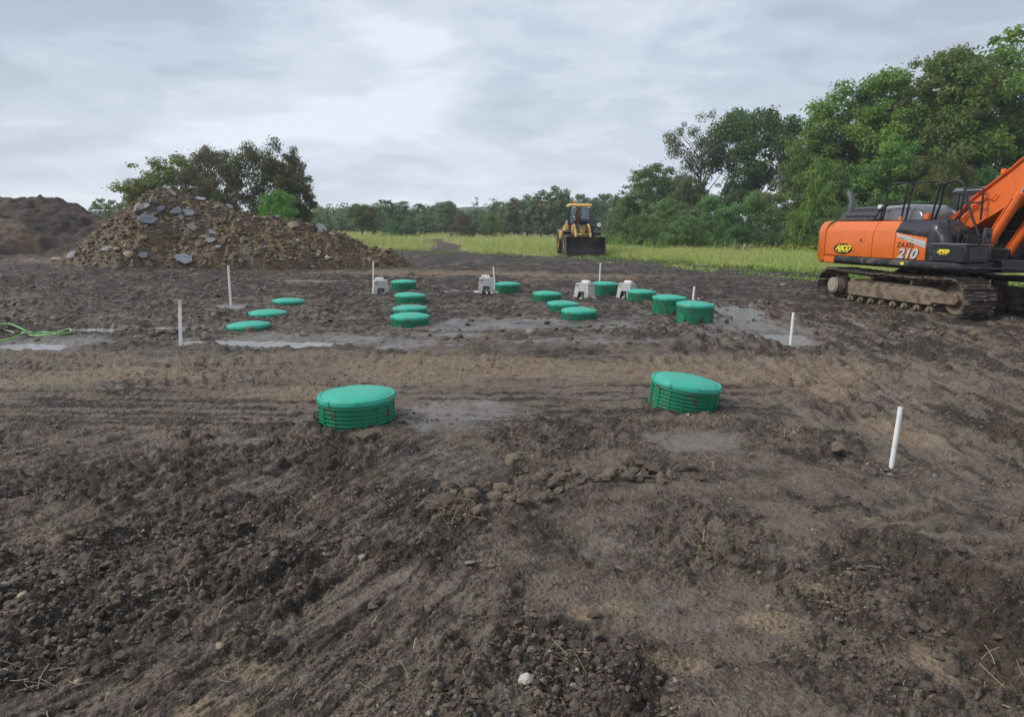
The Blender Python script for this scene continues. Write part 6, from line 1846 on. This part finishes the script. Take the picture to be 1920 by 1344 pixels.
    m_ = len(C); d = rng.normal(0, 1, (m_, 3)); d /= np.linalg.norm(d, axis=1)[:, None]
    P = C + d * (1.5 * rng.uniform(0, 1, (m_, 1)) ** .45)
    nn = d * .6 + np.array([0, 0, .5]) + rng.normal(0, .5, (m_, 3)); nn /= np.linalg.norm(nn, axis=1)[:, None]
    t_ = np.cross(nn, rng.normal(0, 1, (m_, 3))); t_ /= np.linalg.norm(t_, axis=1)[:, None]; b_ = np.cross(nn, t_)
    s_ = rng.uniform(.2, .42, (m_, 1)); t_ = t_ * s_; b_ = b_ * s_ * .6
    V = np.stack([P - t_, P + b_, P + t_, P - b_], 1).reshape(-1, 3)
    o = link_obj('distant_woods', np_mesh('distant_woods', V, np.arange(len(V)).reshape(-1, 4), False), L_far); tag(o, kind='stuff')
    # low wooded hill on the horizon
    mb = []
    def hill(x, y):
        return 1.0 + 6 * np.exp(-((x + 18) / 30) ** 2) * np.exp(-((y - 420) / 60) ** 2) + 7 * np.exp(-((y - 420) / 50) ** 2) + fbm(x * .12, y * .12, 601, 4) * 2.2 - 5 * sstep(40, 90, np.abs(y - 420))
    m, t, b = new_mat('wooded_hill'); g = NT(t)
    g.put(b.inputs['Base Color'], g.mix(g.rng(g.noise(.25, 5, .6), .35, .65), (.035, .065, .035), (.065, .10, .05))); b.inputs['Roughness'].default_value = .95
    o = grid_obj('wooded_hill', -420, 420, 340, 500, 420, 60, hill, m); tag(o, kind='structure')
build_trees()

# ------------------------------------------------------------------ meadow, weeds, flowers
def build_meadow():
    rng = np.random.default_rng(44)
    V = []; b = 0
    def blades(x, y, z, h, w, lean, name, mat, seed):
        n = len(x); r = np.random.default_rng(seed)
        a = r.uniform(0, 6.283, n); la = r.uniform(0, 6.283, n)
        dx, dy = np.cos(a) * w / 2, np.sin(a) * w / 2
        lx, ly = np.cos(la) * lean * h, np.sin(la) * lean * h
        p = lambda f, k, zz: np.stack([x + dx * f + lx * k, y + dy * f + ly * k, z + h * zz], -1)
        Q = np.stack([p(-1, 0, -.04), p(1, 0, -.04), p(.75, .35, .6), p(-.75, .35, .6), p(.12, 1, 1), p(-.12, 1, 1)], 1)
        idx = np.arange(n)[:, None] * 6
        F = np.concatenate([idx + np.array([[0, 1, 2, 3]]), idx + np.array([[3, 2, 4, 5]])], 0)
        me = np_mesh(name, Q.reshape(-1, 3), F, True)
        return link_obj(name, me, mat)
    # blades: about even over the picture
    n = 640000
    px = rng.uniform(-.80, 0.85, n); inv = rng.uniform(1 / 150, 1 / 19, n)      # 1 / distance
    y = 1 / inv; x = px * y
    g, rut = grass_amount(x, y)
    dd = y - edge_y(x)
    k = (g > .12) & (rng.uniform(0, 1, n) < g) & (rng.uniform(0, 1, n) < np.clip(.30 + (60 - y) / 60, .22, .9)) & (rut < .4)
    # keep clear under the loader and where the heap stands
    k &= ~((np.abs(x - 4.45) < 1.7) & (np.abs(y - 47.4) < 4.3))
    x, y, g, dd = x[k], y[k], g[k], dd[k]
    h0 = gzv(x, y)
    hgt = (0.07 + .05 * sstep(-3, 1, dd) + .36 * sstep(0, 10, dd)) * (0.65 + .7 * rng.uniform(0, 1, len(x))) * (1 + .5 * fbm(x * .3, y * .3, 701, 3))
    hgt *= np.where(x > 9, .8, 1.0)
    w = .011 + .00065 * y
    o = blades(x, y, h0, hgt, w * rng.uniform(.7, 1.3, len(x)), rng.uniform(.08, .5, len(x)), 'meadow_grass', M_grass, 3); tag(o, kind='stuff')
    # broad weeds: tall at the shrubs' feet, low tufts on the trampled edge
    n = 30000
    y = 1 / rng.uniform(1 / 72, 1 / 19, n); x = y * rng.uniform(.10, .85, n)
    g, rut = grass_amount(x, y)
    dd = y - edge_y(x); nz = fbm(x * .22, y * .22, 711, 3)
    shrubby = sstep(54, 64, y + nz * 8)
    near = sstep(5.5, 2, np.abs(dd)) * (nz > -.05)
    k = (g > .1) & (rng.uniform(0, 1, n) < np.maximum(shrubby, near * .8 + .18))
    x, y, s = x[k], y[k], shrubby[k]
    h0 = gzv(x, y)
    o = blades(x, y, h0, (.16 + 1.1 * s) * rng.uniform(.5, 1.3, len(x)), .05 + .0012 * y, rng.uniform(.2, .9, len(x)), 'weeds', M_weed, 5); tag(o, kind='stuff')
    # sparse tufts on the mud along the edge
    n = 9000
    x = rng.uniform(-14, 40, n); y = edge_y(x) - rng.exponential(2.8, n) + .6
    nz = fbm(x * .5, y * .5, 721, 4)
    k = (nz > .10) & (y > 17)
    x, y = x[k], y[k]
    o = blades(x, y, gzv(x, y), rng.uniform(.05, .2, len(x)), .045 + 0 * x, rng.uniform(.3, 1.1, len(x)), 'weed_tufts', M_weed, 6); tag(o, kind='stuff')
    # goldenrod: small yellow heads
    sp = []; sz = []
    for (c, r_, cnt) in (((1400, 455), 1.6, 34), ((1492, 459), 1.8, 70), ((1528, 463), 1.0, 44), ((1450, 462), 3.5, 26)):
        q = ray_at(c[0], c[1], 52)
        for _ in range(cnt):
            x = q.x + rng.normal(0, r_ * .5); y = 52 + rng.normal(0, 1.6)
            sp.append((x, y, gz(x, y) + rng.uniform(.35, .75))); sz.append(rng.uniform(.025, .055))
    scatter('goldenrod_flowers', np.array(sp), np.array(sz), proto_arrays([981, 982], 1, .4, 2), [M_flower], lambda r: 0, 9)
    # stony little pile in the meadow by the flowers
    q = ray_at(1398, 455, 50)
    root = thing('stone_pile', 'small pale pile of stones in the meadow beside the yellow flowers', 'stone pile', (q.x, 50, gz(q.x, 50)))
    r = random.Random(3)
    for k in range(14):
        me = rock_mesh('stone', 990 + k, 1, .7, .3, 5); me.materials.append(M_greystone)
        o = bpy.data.objects.new('stone', me); COL.objects.link(o); o.parent = root
        o.location = (r.gauss(0, .45), r.gauss(0, .2), .35 + r.uniform(0, .45)); s = r.uniform(.10, .19); o.scale = (s, s, s)
build_meadow()

# ------------------------------------------------------------------ damp air over the whole site
def build_haze():
    m = MB(); m.box(-430, 430, -60, 520, -3.0, 34.0)
    mat, t, b = new_mat('damp_air'); t.nodes.remove(b)
    g = NT(t); v = g.node('ShaderNodeVolumePrincipled')
    v.inputs['Color'].default_value = (0.86, 0.92, 1.0, 1); v.inputs['Density'].default_value = 0.0006
    g.link(v.outputs[0], t.nodes['Material Output'].inputs['Volume'])
    o = m.build('haze', mat); tag(o, kind='stuff')
build_haze()
